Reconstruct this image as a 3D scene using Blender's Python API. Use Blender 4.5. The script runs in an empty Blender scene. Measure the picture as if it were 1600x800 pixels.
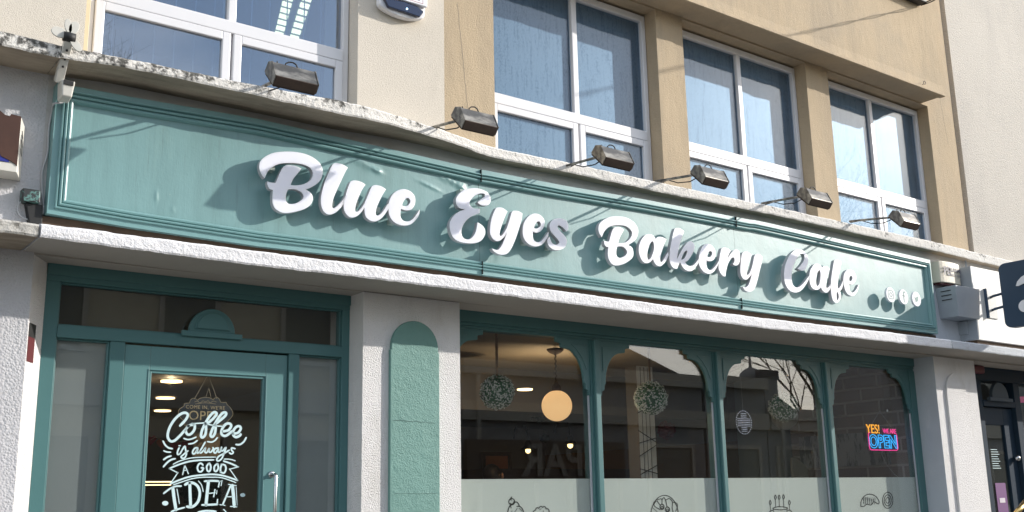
import bpy, bmesh, math, random
from mathutils import Vector, Matrix, noise

random.seed(7)
S = bpy.context.scene
COL = S.collection
R = math.radians

# ------------------------------------------------------------------ camera
F_PX = 1667.963
YAW, PITCH, ROLL = R(37.22067), R(12.98706), R(-1.184165)
CAM = Vector((0.0, -6.0, 1.6))
_w = Vector((math.sin(YAW) * math.cos(PITCH), math.cos(YAW) * math.cos(PITCH), math.sin(PITCH)))
_r0 = Vector((math.cos(YAW), -math.sin(YAW), 0))
_u0 = _r0.cross(_w)
_r = _r0 * math.cos(ROLL) + _u0 * math.sin(ROLL)
_u = -_r0 * math.sin(ROLL) + _u0 * math.cos(ROLL)
cd = bpy.data.cameras.new('camera')
cam = bpy.data.objects.new('camera', cd)
COL.objects.link(cam)
cd.sensor_width = 36
cd.lens = 36 * F_PX / 1600
cd.clip_start = 0.05
cd.clip_end = 2000
M = Matrix((_r, _u, -_w)).transposed().to_4x4()
M.translation = CAM
cam.matrix_world = M
S.camera = cam

# ------------------------------------------------------------------ light
SUN = Vector((2.2, -1.0, 0.97)).normalized()          # towards the sun
W = bpy.data.worlds.new('World')
S.world = W
W.use_nodes = True
nt = W.node_tree
nt.nodes.clear()
out = nt.nodes.new('ShaderNodeOutputWorld')
bg = nt.nodes.new('ShaderNodeBackground')
sky = nt.nodes.new('ShaderNodeTexSky')
sky.sky_type = 'NISHITA'
sky.sun_disc = False
sky.sun_elevation = math.asin(SUN.z)
sky.sun_rotation = math.atan2(SUN.x, SUN.y)
sky.air_density = 1.0
sky.dust_density = 1.0
bg.inputs[1].default_value = 0.15
# broken thin cloud in the sky
tc = nt.nodes.new('ShaderNodeTexCoord')
mp = nt.nodes.new('ShaderNodeMapping'); mp.inputs['Scale'].default_value = (1.2, 1.2, 3.0)
nz = nt.nodes.new('ShaderNodeTexNoise'); nz.inputs['Scale'].default_value = 1.6; nz.inputs['Detail'].default_value = 7
rp = nt.nodes.new('ShaderNodeValToRGB')
rp.color_ramp.elements[0].position = 0.40; rp.color_ramp.elements[0].color = (0, 0, 0, 1)
rp.color_ramp.elements[1].position = 0.66; rp.color_ramp.elements[1].color = (0.75, 0.75, 0.75, 1)
mx = nt.nodes.new('ShaderNodeMix'); mx.data_type = 'RGBA'
mx.inputs[7].default_value = (9.2, 9.4, 9.9, 1)
nt.links.new(tc.outputs['Generated'], mp.inputs[0]); nt.links.new(mp.outputs[0], nz.inputs['Vector'])
nt.links.new(nz.outputs[0], rp.inputs[0]); nt.links.new(rp.outputs[0], mx.inputs[0])
nt.links.new(sky.outputs[0], mx.inputs[6]); nt.links.new(mx.outputs[2], bg.inputs[0])
nt.links.new(bg.outputs[0], out.inputs[0])

ld = bpy.data.lights.new('sun', 'SUN')
ld.energy = 3.4
ld.angle = R(0.55)
ld.color = (1.0, 0.95, 0.88)
sun = bpy.data.objects.new('sun', ld)
COL.objects.link(sun)
sun.rotation_euler = SUN.to_track_quat('Z', 'Y').to_euler()

S.view_settings.view_transform = 'Standard'
S.view_settings.look = 'None'
S.view_settings.gamma = 1
S.view_settings.exposure = 0.6
S.view_settings.use_curve_mapping = False

# ------------------------------------------------------------------ helpers
def ray(px, py):
    return _r * ((px - 800) / F_PX) - _u * ((py - 400) / F_PX) + _w
def at(px, py, y=0.0):
    d = ray(px, py)
    return CAM + d * ((y - CAM.y) / d.y)
def atx(px, py, x):
    d = ray(px, py)
    return CAM + d * ((x - CAM.x) / d.x)
def atz(px, py, z):
    d = ray(px, py)
    return CAM + d * ((z - CAM.z) / d.z)
def X(px, py, y=0.0):
    return at(px, py, y).x
def Z(px, py, y=0.0):
    return at(px, py, y).z

def link(ob, parent=None):
    COL.objects.link(ob)
    if parent is not None:
        ob.parent = parent
        if parent.type == 'EMPTY':
            ob.matrix_parent_inverse = Matrix.Translation(parent.location).inverted()
    return ob

def thing(name, label, cat, loc=(0, 0, 0), group=None, kind=None):
    o = bpy.data.objects.new(name, None)
    o.empty_display_size = 0.1
    o.location = loc
    COL.objects.link(o)
    o['label'] = label; o['category'] = cat
    if group: o['group'] = group
    if kind: o['kind'] = kind
    return o
def tag(o, label=None, cat=None, group=None, kind=None):
    if label: o['label'] = label
    if cat: o['category'] = cat
    if group: o['group'] = group
    if kind: o['kind'] = kind
    return o
def copy_tree(o, parent=None):
    c = o.copy(); COL.objects.link(c)
    if parent is not None:
        c.parent = parent; c.matrix_parent_inverse = o.matrix_parent_inverse
    for ch in list(o.children): copy_tree(ch, c)
    return c

class MB:
    def __init__(self): self.v = []; self.f = []; self.mi = []
    def add(self, vs, fs, m=0):
        n = len(self.v)
        self.v += [tuple(p) for p in vs]
        self.f += [tuple(i + n for i in f) for f in fs]
        self.mi += [m] * len(fs)
        return self
    def box(self, x0, x1, y0, y1, z0, z1, m=0):
        vs = [(x, y, z) for z in (z0, z1) for y in (y0, y1) for x in (x0, x1)]
        return self.add(vs, [(0, 2, 3, 1), (4, 5, 7, 6), (0, 1, 5, 4), (2, 6, 7, 3), (0, 4, 6, 2), (1, 3, 7, 5)], m)
    def hexa(self, vs, m=0):     # 8 corners ordered like box
        return self.add(vs, [(0, 2, 3, 1), (4, 5, 7, 6), (0, 1, 5, 4), (2, 6, 7, 3), (0, 4, 6, 2), (1, 3, 7, 5)], m)
    def prism(self, pts, d, m=0):  # planar loop of Vectors, swept by d
        n = len(pts); d = Vector(d)
        vs = [Vector(p) for p in pts] + [Vector(p) + d for p in pts]
        fs = [tuple(range(n)), tuple(range(2 * n - 1, n - 1, -1))]
        fs += [(i, i + n, (i + 1) % n + n, (i + 1) % n) for i in range(n)]
        return self.add(vs, fs, m)
    def tube(self, pts, r, n=8, m=0, cap=True):
        pts = [Vector(p) for p in pts]
        rs = r if isinstance(r, (list, tuple)) else [r] * len(pts)
        vs = []; fs = []
        prev = None
        for i, p in enumerate(pts):
            t = (pts[min(i + 1, len(pts) - 1)] - pts[max(i - 1, 0)]).normalized()
            if prev is None:
                a = t.cross(Vector((0, 0, 1)))
                if a.length < 0.1: a = t.cross(Vector((1, 0, 0)))
            else:
                a = prev - t * prev.dot(t)
            a.normalize(); prev = a
            b = t.cross(a)
            for k in range(n):
                an = 2 * math.pi * k / n
                vs.append(p + (a * math.cos(an) + b * math.sin(an)) * rs[i])
        for i in range(len(pts) - 1):
            for k in range(n):
                fs.append((i * n + k, i * n + (k + 1) % n, (i + 1) * n + (k + 1) % n, (i + 1) * n + k))
        if cap:
            fs.append(tuple(range(n - 1, -1, -1)))
            fs.append(tuple(range((len(pts) - 1) * n, len(pts) * n)))
        return self.add(vs, fs, m)
    def lathe(self, prof, c, n=24, m=0, axis='z'):  # prof: list of (r, h)
        vs = []; fs = []
        for r, h in prof:
            for k in range(n):
                a = 2 * math.pi * k / n
                if axis == 'z': vs.append((c[0] + r * math.cos(a), c[1] + r * math.sin(a), c[2] + h))
                elif axis == 'y': vs.append((c[0] + r * math.cos(a), c[1] + h, c[2] + r * math.sin(a)))
                else: vs.append((c[0] + h, c[1] + r * math.cos(a), c[2] + r * math.sin(a)))
        for i in range(len(prof) - 1):
            for k in range(n):
                fs.append((i * n + k, i * n + (k + 1) % n, (i + 1) * n + (k + 1) % n, (i + 1) * n + k))
        fs.append(tuple(range(n - 1, -1, -1))); fs.append(tuple(range((len(prof) - 1) * n, len(prof) * n)))
        return self.add(vs, fs, m)
    def sphere(self, c, r, n=16, m=0, sc=(1, 1, 1)):
        k = n // 2
        prof = [(r * math.sin(math.pi * i / k), -r * math.cos(math.pi * i / k)) for i in range(k + 1)]
        prof[0] = (r * 0.01, -r); prof[-1] = (r * 0.01, r)
        s = len(self.v)
        self.lathe(prof, (0, 0, 0), n, m)
        self.v[s:] = [(c[0] + v[0] * sc[0], c[1] + v[1] * sc[1], c[2] + v[2] * sc[2]) for v in self.v[s:]]
        return self
    def build(self, name, mat, parent=None, smooth=False, bevel=0.0, seg=2):
        me = bpy.data.meshes.new(name)
        me.from_pydata(self.v, [], self.f)
        mats = mat if isinstance(mat, (list, tuple)) else [mat]
        for m in mats: me.materials.append(m)
        for p, i in zip(me.polygons, self.mi): p.material_index = i
        bm = bmesh.new(); bm.from_mesh(me)
        bmesh.ops.recalc_face_normals(bm, faces=bm.faces)
        bm.to_mesh(me); bm.free()
        if smooth:
            for p in me.polygons: p.use_smooth = True
        ob = bpy.data.objects.new(name, me)
        link(ob, parent)
        if bevel:
            b = ob.modifiers.new('bevel', 'BEVEL'); b.width = bevel; b.segments = seg; b.limit_method = 'ANGLE'; b.angle_limit = R(40)
            b.harden_normals = False
        return ob

def frame_bars(mb, x0, x1, z0, z1, w, y0, y1, m=0):
    """rectangular frame: four butted bars"""
    mb.box(x0, x0 + w, y0, y1, z0, z1, m); mb.box(x1 - w, x1, y0, y1, z0, z1, m)
    mb.box(x0 + w, x1 - w, y0, y1, z1 - w, z1, m); mb.box(x0 + w, x1 - w, y0, y1, z0, z0 + w, m)

# closed smooth outline with sharp corners.  pts: (x, y) or (x, y, 1) for a corner
def smooth_loop(pts, step=5):
    n = len(pts); res = []
    for i in range(n):
        p0, p1, p2, p3 = pts[(i - 1) % n], pts[i], pts[(i + 1) % n], pts[(i + 2) % n]
        c1 = len(p1) > 2; c2 = len(p2) > 2
        a = Vector(p1[:2]); b = Vector(p2[:2])
        t1 = Vector((0, 0)) if c1 else (b - Vector(p0[:2])) * 0.5
        t2 = Vector((0, 0)) if c2 else (Vector(p3[:2]) - a) * 0.5
        d = b - a
        if c1: t1 = d * 1.0 if c2 else (d * 1.5 - t2 * 0.5)
        if c2 and not c1: t2 = d * 1.5 - t1 * 0.5
        if c1 and c2: t2 = d
        for k in range(step):
            t = k / step
            h = (2*t**3-3*t**2+1)*a + (t**3-2*t**2+t)*t1 + (-2*t**3+3*t**2)*b + (t**3-t**2)*t2
            res.append(h)
    return res
def smooth_line(pts, step=5):
    n = len(pts); res = []
    P = [Vector(p[:2]) for p in pts]
    for i in range(n - 1):
        p0 = P[max(i - 1, 0)]; p1 = P[i]; p2 = P[i + 1]; p3 = P[min(i + 2, n - 1)]
        for k in range(step):
            t = k / step
            res.append(0.5 * ((2 * p1) + (p2 - p0) * t + (2*p0 - 5*p1 + 4*p2 - p3) * t*t + (-p0 + 3*p1 - 3*p2 + p3) * t**3))
    res.append(P[-1])
    return res

def curve_mesh(loops, name, mat, parent, y, extrude=0.0, px=True):
    """fill pixel loops (outer + holes) on the plane y, extruded towards +y"""
    cu = bpy.data.curves.new(name, 'CURVE'); cu.dimensions = '2D'; cu.fill_mode = 'BOTH'
    for lp in loops:
        sp = cu.splines.new('POLY'); sp.points.add(len(lp) - 1)
        for i, q in enumerate(lp):
            w = at(q[0], q[1], y) if px else Vector((q[0], 0, q[1]))
            sp.points[i].co = (w.x, w.z, 0, 1)
        sp.use_cyclic_u = True
    cu.extrude = extrude / 2
    tmp = bpy.data.objects.new('t', cu); COL.objects.link(tmp)
    dg = bpy.context.evaluated_depsgraph_get()
    me = bpy.data.meshes.new_from_object(tmp.evaluated_get(dg))
    bpy.data.objects.remove(tmp)
    for v in me.vertices:
        x, z, d = v.co
        v.co = (x, y + extrude / 2 - d, z)
    me.materials.clear(); me.materials.append(mat)
    me.name = name
    ob = bpy.data.objects.new(name, me)
    return link(ob, parent)

def ribbon(mb, pts, w, y, step=5, px=True, m=0, smooth=True, th=0.0008):
    """flat painted stroke laid on the plane y (pts and w in the same 2-D units)"""
    P = smooth_line(pts, step) if smooth and len(pts) > 2 else [Vector(p[:2]) for p in pts]
    n = len(P)
    L = []; Rr = []
    for i in range(n):
        t = (P[min(i + 1, n - 1)] - P[max(i - 1, 0)])
        t = t.normalized() if t.length > 1e-9 else Vector((1, 0))
        nn = Vector((-t.y, t.x)) * (w / 2)
        e = t * (w * 0.45)
        q = P[i] - (e if i == 0 else Vector((0, 0))) + (e if i == n - 1 else Vector((0, 0)))
        s = 0.6 if i in (0, n - 1) else 1.0
        L.append(q + nn * s); Rr.append(q - nn * s)
    vs = []
    for q in L + Rr:
        vs.append(at(q.x, q.y, y) if px else Vector((q.x, y, q.y)))
    fs = [(i, i + 1, n + i + 1, n + i) for i in range(n - 1)]
    mb.add(vs, fs, m)

def text_mesh(txt, name, mat, parent, origin, ux, uz, size, bold=0.0, extrude=0.0008, shear=0.0, outline=0.0, align='CENTER', mirror=False, spacing=1.0):
    """text lying in the plane spanned by ux (reading direction) and uz (up)"""
    cu = bpy.data.curves.new(name, 'FONT'); cu.body = txt; cu.size = size; cu.offset = bold
    cu.extrude = extrude / 2; cu.shear = shear; cu.align_x = align; cu.align_y = 'CENTER'; cu.space_character = spacing
    if outline:
        cu.fill_mode = 'NONE'; cu.bevel_depth = outline; cu.bevel_resolution = 2; cu.extrude = 0
    tmp = bpy.data.objects.new('t', cu); COL.objects.link(tmp)
    dg = bpy.context.evaluated_depsgraph_get()
    me = bpy.data.meshes.new_from_object(tmp.evaluated_get(dg))
    bpy.data.objects.remove(tmp)
    ux = Vector(ux).normalized(); uz = Vector(uz).normalized(); un = ux.cross(uz)
    o = Vector(origin)
    for v in me.vertices:
        a, b, c = v.co
        v.co = o + ux * (-a if mirror else a) + uz * b + un * c
    me.materials.clear(); me.materials.append(mat)
    me.name = name
    ob = bpy.data.objects.new(name, me)
    return link(ob, parent)

# ------------------------------------------------------------------ materials
def srgb(r, g, b):
    f = lambda c: (c / 255 / 12.92) if c / 255 <= 0.04045 else ((c / 255 + 0.055) / 1.055) ** 2.4
    return (f(r), f(g), f(b), 1)

def mat(name, col, rough=0.6, metal=0.0, var=0.0, var_scale=3.0, bumps=(), spec=0.5, stains=(), emit=None, coat=0.0, stretch=(1, 1, 1)):
    """bumps: list of (kind, scale, strength_in_metres); stains: list of (scale, lo, hi, colour, stretch, amount)"""
    m = bpy.data.materials.new(name); m.use_nodes = True
    t = m.node_tree; N = t.nodes; Lk = t.links
    b = N['Principled BSDF']
    b.inputs['Roughness'].default_value = rough; b.inputs['Metallic'].default_value = metal
    b.inputs['Specular IOR Level'].default_value = spec
    b.inputs['Coat Weight'].default_value = coat
    tc = N.new('ShaderNodeTexCoord')
    def noisenode(scale, detail=4, st=(1, 1, 1), rough_=0.6):
        mp = N.new('ShaderNodeMapping'); mp.inputs['Scale'].default_value = st
        Lk.new(tc.outputs['Object'], mp.inputs[0])
        n = N.new('ShaderNodeTexNoise'); n.inputs['Scale'].default_value = scale; n.inputs['Detail'].default_value = detail
        n.inputs['Roughness'].default_value = rough_
        Lk.new(mp.outputs[0], n.inputs['Vector'])
        return n
    cur = None
    if len(col) == 3: col = (*col, 1)
    rgb = N.new('ShaderNodeRGB'); rgb.outputs[0].default_value = col
    cur = rgb.outputs[0]
    if var:
        n = noisenode(var_scale, 6, stretch)
        mr = N.new('ShaderNodeMapRange'); mr.inputs[1].default_value = 0.25; mr.inputs[2].default_value = 0.75
        mr.inputs[3].default_value = 1 - var; mr.inputs[4].default_value = 1 + var
        Lk.new(n.outputs[0], mr.inputs[0])
        v = N.new('ShaderNodeVectorMath'); v.operation = 'SCALE'
        Lk.new(cur, v.inputs[0]); Lk.new(mr.outputs[0], v.inputs['Scale'])
        cur = v.outputs[0]
    for (sc, lo, hi, c2, st, am) in stains:
        n = noisenode(sc, 8, st, 0.7)
        mr = N.new('ShaderNodeMapRange'); mr.inputs[1].default_value = lo; mr.inputs[2].default_value = hi
        mr.inputs[3].default_value = 0; mr.inputs[4].default_value = am
        Lk.new(n.outputs[0], mr.inputs[0])
        mx = N.new('ShaderNodeMix'); mx.data_type = 'RGBA'
        Lk.new(mr.outputs[0], mx.inputs[0]); Lk.new(cur, mx.inputs[6]); mx.inputs[7].default_value = (*c2[:3], 1)
        cur = mx.outputs[2]
    Lk.new(cur, b.inputs['Base Color'])
    h = None
    for bm_ in bumps:
        kind, sc, amp = bm_[:3]; st = bm_[3] if len(bm_) > 3 else (1, 1, 1)
        if kind == 'n': n = noisenode(sc, 5, st); o = n.outputs[0]
        else:
            mp = N.new('ShaderNodeMapping'); mp.inputs['Scale'].default_value = st
            Lk.new(tc.outputs['Object'], mp.inputs[0])
            n = N.new('ShaderNodeTexVoronoi'); n.inputs['Scale'].default_value = sc
            Lk.new(mp.outputs[0], n.inputs['Vector']); o = n.outputs['Distance']
        mu = N.new('ShaderNodeMath'); mu.operation = 'MULTIPLY'; mu.inputs[1].default_value = amp if kind == 'n' else -amp
        Lk.new(o, mu.inputs[0])
        if h is None: h = mu.outputs[0]
        else:
            ad = N.new('ShaderNodeMath'); ad.operation = 'ADD'
            Lk.new(h, ad.inputs[0]); Lk.new(mu.outputs[0], ad.inputs[1]); h = ad.outputs[0]
    if h is not None:
        bp = N.new('ShaderNodeBump'); bp.inputs['Strength'].default_value = 1.0; bp.inputs['Distance'].default_value = 1.0
        Lk.new(h, bp.inputs['Height']); Lk.new(bp.outputs[0], b.inputs['Normal'])
    if emit:
        b.inputs['Emission Color'].default_value = (*emit[0][:3], 1); b.inputs['Emission Strength'].default_value = emit[1]
    m['_b'] = 1
    return m

def glass(name, tint=(0.9, 0.95, 0.95), boost=1.0, add=0.0, rough=0.0, wob=0.0, wscale=2.0):
    m = bpy.data.materials.new(name); m.use_nodes = True
    t = m.node_tree; N = t.nodes; Lk = t.links; N.clear()
    o = N.new('ShaderNodeOutputMaterial'); mx = N.new('ShaderNodeMixShader')
    tr = N.new('ShaderNodeBsdfTransparent'); tr.inputs[0].default_value = (*tint, 1)
    gl = N.new('ShaderNodeBsdfGlossy'); gl.inputs['Roughness'].default_value = rough
    fr = N.new('ShaderNodeFresnel'); fr.inputs[0].default_value = 1.5
    ma = N.new('ShaderNodeMath'); ma.operation = 'MULTIPLY_ADD'; ma.inputs[1].default_value = boost; ma.inputs[2].default_value = add
    ma.use_clamp = True
    ge = N.new('ShaderNodeNewGeometry'); io = N.new('ShaderNodeMath'); io.operation = 'MULTIPLY_ADD'
    io.inputs[1].default_value = 1 / 1.5 - 1.5; io.inputs[2].default_value = 1.5
    Lk.new(ge.outputs['Backfacing'], io.inputs[0]); Lk.new(io.outputs[0], fr.inputs[0])
    Lk.new(fr.outputs[0], ma.inputs[0]); Lk.new(ma.outputs[0], mx.inputs[0])
    Lk.new(tr.outputs[0], mx.inputs[1]); Lk.new(gl.outputs[0], mx.inputs[2]); Lk.new(mx.outputs[0], o.inputs[0])
    if wob:
        tc = N.new('ShaderNodeTexCoord'); n = N.new('ShaderNodeTexNoise'); n.inputs['Scale'].default_value = wscale; n.inputs['Detail'].default_value = 1
        bp = N.new('ShaderNodeBump'); bp.inputs['Distance'].default_value = wob
        Lk.new(tc.outputs['Object'], n.inputs['Vector']); Lk.new(n.outputs[0], bp.inputs['Height']); Lk.new(bp.outputs[0], gl.inputs['Normal'])
    return m

def emis(name, col, s):
    return mat(name, col, 0.5, emit=(col, s))

dirt = (0.03, 0.028, 0.022)
M_ = {}
M_['cream'] = mat('cream_pebbledash', (0.68, 0.62, 0.53), 0.95, var=0.05, var_scale=1.5, bumps=[('n', 170, 0.005), ('n', 60, 0.002)],
                  stains=[(3.0, 0.55, 0.8, (0.42, 0.38, 0.30), (1, 1, 0.25), 0.35), (170, 0.55, 0.66, (0.32, 0.28, 0.23), (1, 1, 1), 0.6)])
M_['beige'] = mat('beige_render', (0.52, 0.41, 0.275), 0.95, var=0.07, var_scale=1.2, bumps=[('n', 70, 0.004), ('v', 150, 0.002), ('n', 12, 0.006, (1, 1, 0.4))],
                  stains=[(2.0, 0.46, 0.75, (0.33, 0.27, 0.20), (1.6, 1, 0.22), 0.6), (0.9, 0.5, 0.7, (0.40, 0.34, 0.26), (1, 1, 1), 0.5), (150, 0.55, 0.66, (0.22, 0.16, 0.1), (1, 1, 1), 0.55)])
M_['rightwall'] = mat('pale_render', (0.58, 0.54, 0.48), 0.95, var=0.06, var_scale=0.8, bumps=[('n', 45, 0.006), ('v', 80, 0.004)],
                      stains=[(1.3, 0.5, 0.75, (0.42, 0.39, 0.36), (1, 1, 0.35), 0.5), (120, 0.54, 0.66, (0.3, 0.27, 0.24), (1, 1, 1), 0.5)])
M_['plaster'] = mat('white_roughcast', (0.80, 0.78, 0.765), 0.9, var=0.03, bumps=[('n', 105, 0.0085), ('v', 140, 0.003), ('n', 40, 0.002)],
                    stains=[(2.0, 0.6, 0.85, (0.55, 0.53, 0.5), (1, 1, 0.3), 0.3), (150, 0.60, 0.68, (0.35, 0.34, 0.33), (1, 1, 1), 0.5), (1.6, 0.52, 0.66, (0.62, 0.59, 0.55), (1.5, 1, 0.6), 0.55)])
M_['smooth_white'] = mat('smooth_painted_render', (0.70, 0.68, 0.66), 0.85, var=0.05, bumps=[('n', 14, 0.004), ('n', 90, 0.0012)],
                         stains=[(3.0, 0.58, 0.8, (0.45, 0.42, 0.37), (1, 1, 1), 0.35)])
M_['greywall'] = mat('grey_painted_render', (0.56, 0.555, 0.57), 0.9, var=0.05, bumps=[('v', 80, 0.0035), ('n', 150, 0.002), ('n', 10, 0.004)],
                     stains=[(4.0, 0.6, 0.8, (0.35, 0.33, 0.30), (1, 1, 0.4), 0.35)])
M_['sidegrey'] = mat('pale_grey_render', (0.50, 0.53, 0.57), 0.9, var=0.05, bumps=[('n', 14, 0.004), ('n', 90, 0.0015)],
                     stains=[(6.0, 0.60, 0.72, (0.68, 0.68, 0.68), (1, 1, 0.4), 0.35)])
M_['bandwall'] = mat('dusty_grey_render', (0.50, 0.49, 0.48), 0.9, var=0.06, bumps=[('n', 25, 0.004), ('n', 120, 0.0015)],
                     stains=[(5.0, 0.5, 0.75, (0.32, 0.28, 0.23), (1, 1, 2.5), 0.5)])
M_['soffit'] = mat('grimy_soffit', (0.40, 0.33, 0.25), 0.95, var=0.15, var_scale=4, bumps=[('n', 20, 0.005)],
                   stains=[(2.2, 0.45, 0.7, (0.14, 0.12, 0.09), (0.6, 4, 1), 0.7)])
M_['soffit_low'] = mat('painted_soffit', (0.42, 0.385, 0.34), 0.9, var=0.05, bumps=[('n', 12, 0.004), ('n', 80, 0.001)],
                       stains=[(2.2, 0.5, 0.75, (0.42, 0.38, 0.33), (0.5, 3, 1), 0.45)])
M_['ledge_low'] = mat('white_painted_ledge', (0.80, 0.79, 0.80), 0.85, var=0.03, bumps=[('n', 48, 0.009), ('n', 130, 0.004)],
                      stains=[(14, 0.63, 0.75, (0.4, 0.38, 0.35), (1, 1, 1), 0.5)])
M_['ledge_grey'] = mat('grey_painted_ledge', (0.55, 0.57, 0.60), 0.85, var=0.05, bumps=[('n', 40, 0.006), ('n', 130, 0.003)],
                       stains=[(12, 0.6, 0.75, (0.3, 0.28, 0.24), (1, 1, 1), 0.5)])
M_['ledge_dirty'] = mat('bare_dirty_ledge', (0.50, 0.48, 0.44), 0.95, var=0.1, bumps=[('n', 48, 0.008)],
                        stains=[(16, 0.5, 0.62, (0.12, 0.11, 0.09), (1, 1, 1), 0.8)])
M_['fascia'] = mat('sage_green_board', (0.185, 0.335, 0.335), 0.40, var=0.03, var_scale=1.5,
                   bumps=[('n', 9, 0.0010), ('n', 120, 0.0006, (1, 1, 0.16)), ('n', 2.5, 0.002), ('n', 60, 0.0005)],
                   stains=[(30, 0.70, 0.73, (0.45, 0.55, 0.52), (3, 1, 0.5), 0.5), (1.8, 0.46, 0.72, (0.125, 0.235, 0.23), (3.5, 1, 0.35), 0.6), (7, 0.60, 0.70, (0.10, 0.17, 0.16), (4, 1, 0.25), 0.35), (5, 0.62, 0.8, (0.24, 0.37, 0.34), (1, 1, 0.3), 0.4)], spec=0.6)
M_['moulding'] = mat('sage_green_moulding', (0.175, 0.33, 0.33), 0.38, var=0.04, bumps=[('n', 40, 0.0006)], spec=0.6,
                     stains=[(30, 0.68, 0.74, (0.4, 0.5, 0.46), (1, 1, 1), 0.4)])
M_['teal'] = mat('teal_joinery', (0.072, 0.178, 0.182), 0.40, var=0.04, bumps=[('n', 25, 0.0007), ('n', 140, 0.0002, (1, 1, 0.2))], spec=0.5)
M_['teal_door'] = mat('teal_door_paint', (0.115, 0.25, 0.255), 0.38, var=0.03, bumps=[('n', 20, 0.0006), ('n', 140, 0.0002, (1, 1, 0.2))], spec=0.5)
M_['arch_green'] = mat('green_painted_roughcast', (0.14, 0.29, 0.255), 0.6, var=0.06, bumps=[('n', 90, 0.0035), ('v', 140, 0.0012), ('n', 14, 0.006)], spec=0.5)
M_['timber'] = mat('old_brown_timber', (0.085, 0.055, 0.035), 0.9, var=0.3, var_scale=8, bumps=[('n', 40, 0.003, (0.2, 1, 1))])
M_['upvc'] = mat('white_plastic_frame', (0.74, 0.735, 0.75), 0.35, var=0.03, bumps=[('n', 5, 0.001)], stains=[(8, 0.62, 0.8, (0.5, 0.47, 0.4), (1, 1, 0.3), 0.35)])
M_['trimcream'] = mat('cream_trim', (0.70, 0.58, 0.38), 0.6, var=0.05)
M_['letter'] = mat('white_acrylic_letter', (0.84, 0.84, 0.92), 0.3, spec=0.6)
_b = M_['letter'].node_tree.nodes['Principled BSDF']; _b.inputs['Subsurface Weight'].default_value = 1.0; _b.inputs['Subsurface Radius'].default_value = (1, 1, 1); _b.inputs['Subsurface Scale'].default_value = 0.03
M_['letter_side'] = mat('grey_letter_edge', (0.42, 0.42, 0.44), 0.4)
M_['spacer'] = mat('pale_green_spacer', (0.35, 0.42, 0.38), 0.6)
M_['lampgrey'] = mat('weathered_grey_metal', (0.12, 0.115, 0.105), 0.35, metal=0.55, var=0.2, var_scale=10, bumps=[('n', 20, 0.001)],
                     stains=[(7, 0.45, 0.68, (0.60, 0.56, 0.48), (0.6, 2, 2), 0.75)])
M_['lampbrown'] = mat('rusty_brown_metal', (0.045, 0.027, 0.018), 0.7, var=0.3, var_scale=20)
M_['dark'] = mat('near_black', (0.012, 0.012, 0.012), 0.6)
M_['gap'] = mat('dark_gap', (0.02, 0.025, 0.022), 0.9)
M_['vinyl'] = mat('pale_vinyl', (0.62, 0.80, 0.82), 0.5, emit=((0.62, 0.80, 0.82), 0.0))
M_['black_vinyl'] = mat('black_vinyl', (0.012, 0.012, 0.012), 0.6)
M_['steel'] = mat('brushed_steel', (0.55, 0.56, 0.57), 0.25, metal=1.0)
M_['cable'] = mat('grey_cable', (0.45, 0.46, 0.47), 0.6)
M_['offwhite'] = mat('aged_white_plastic', (0.62, 0.60, 0.54), 0.5, var=0.08, var_scale=12, stains=[(10, 0.6, 0.8, (0.3, 0.25, 0.18), (1, 1, 1), 0.5)])
M_['greyplastic'] = mat('grey_plastic', (0.32, 0.35, 0.38), 0.5, var=0.06, var_scale=8)
M_['rust'] = mat('rusty_brown_sheet', (0.055, 0.020, 0.012), 0.75, var=0.25, var_scale=5, bumps=[('n', 15, 0.001)], stains=[(6, 0.5, 0.75, (0.09, 0.035, 0.02), (1, 1, 1), 0.5)])
M_['blue'] = mat('blue_panel', (0.02, 0.03, 0.25), 0.4)
M_['navy'] = mat('navy_sign_paint', (0.028, 0.055, 0.095), 0.45, spec=0.4, bumps=[('n', 4, 0.001)])
M_['navy_joinery'] = mat('navy_joinery', (0.016, 0.032, 0.052), 0.7, spec=0.15, bumps=[('n', 30, 0.0006)])
M_['white'] = mat('white_paint', (0.78, 0.78, 0.80), 0.5)
M_['signwhite'] = mat('cream_sign_panel', (0.74, 0.735, 0.70), 0.5, var=0.03, var_scale=2, bumps=[('n', 2, 0.002)])
M_['red'] = mat('red_plastic', (0.28, 0.02, 0.03), 0.4)
M_['navyglass'] = mat('dark_blue_lens', (0.004, 0.014, 0.05), 0.15, coat=0.5)
M_['text_grey'] = mat('grey_print', (0.15, 0.14, 0.17), 0.6)
M_['text_navy'] = mat('navy_print', (0.02, 0.03, 0.09), 0.6)
M_['led'] = emis('blue_white_led', (0.5, 0.85, 1.0), 6)
M_['glass_shop'] = glass('shop_glass', (0.95, 0.96, 0.95), 1.5, 0.015, wob=0.0003, wscale=1.5)
M_['glass_up'] = glass('upper_glass', (0.85, 0.92, 0.98), 1.0, 0.0, wob=0.001, wscale=1.2)
M_['glass_blue'] = glass('blue_tinted_glass', (0.62, 0.74, 0.86), 1.6, 0.20, wob=0.0006, wscale=1.0)
M_['film'] = mat('frosted_window_film', (0.64, 0.69, 0.66), 0.55, var=0.03, var_scale=1.0, spec=0.3)
M_['film_door'] = mat('frosted_sidelight', (0.30, 0.33, 0.34), 0.35, var=0.05, var_scale=2.0)
M_['brass'] = mat('brass', (0.75, 0.52, 0.2), 0.25, metal=1.0)
M_['purple'] = mat('purple_card', (0.12, 0.02, 0.16), 0.5)
M_['pink'] = mat('pink_vinyl', (0.72, 0.06, 0.32), 0.5)
M_['gold'] = mat('gold_print', (0.55, 0.42, 0.24), 0.5)
M_['plaque'] = mat('dark_navy_plaque', (0.012, 0.02, 0.032), 0.5)
M_['string'] = mat('jute_string', (0.45, 0.36, 0.24), 0.9)

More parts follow.
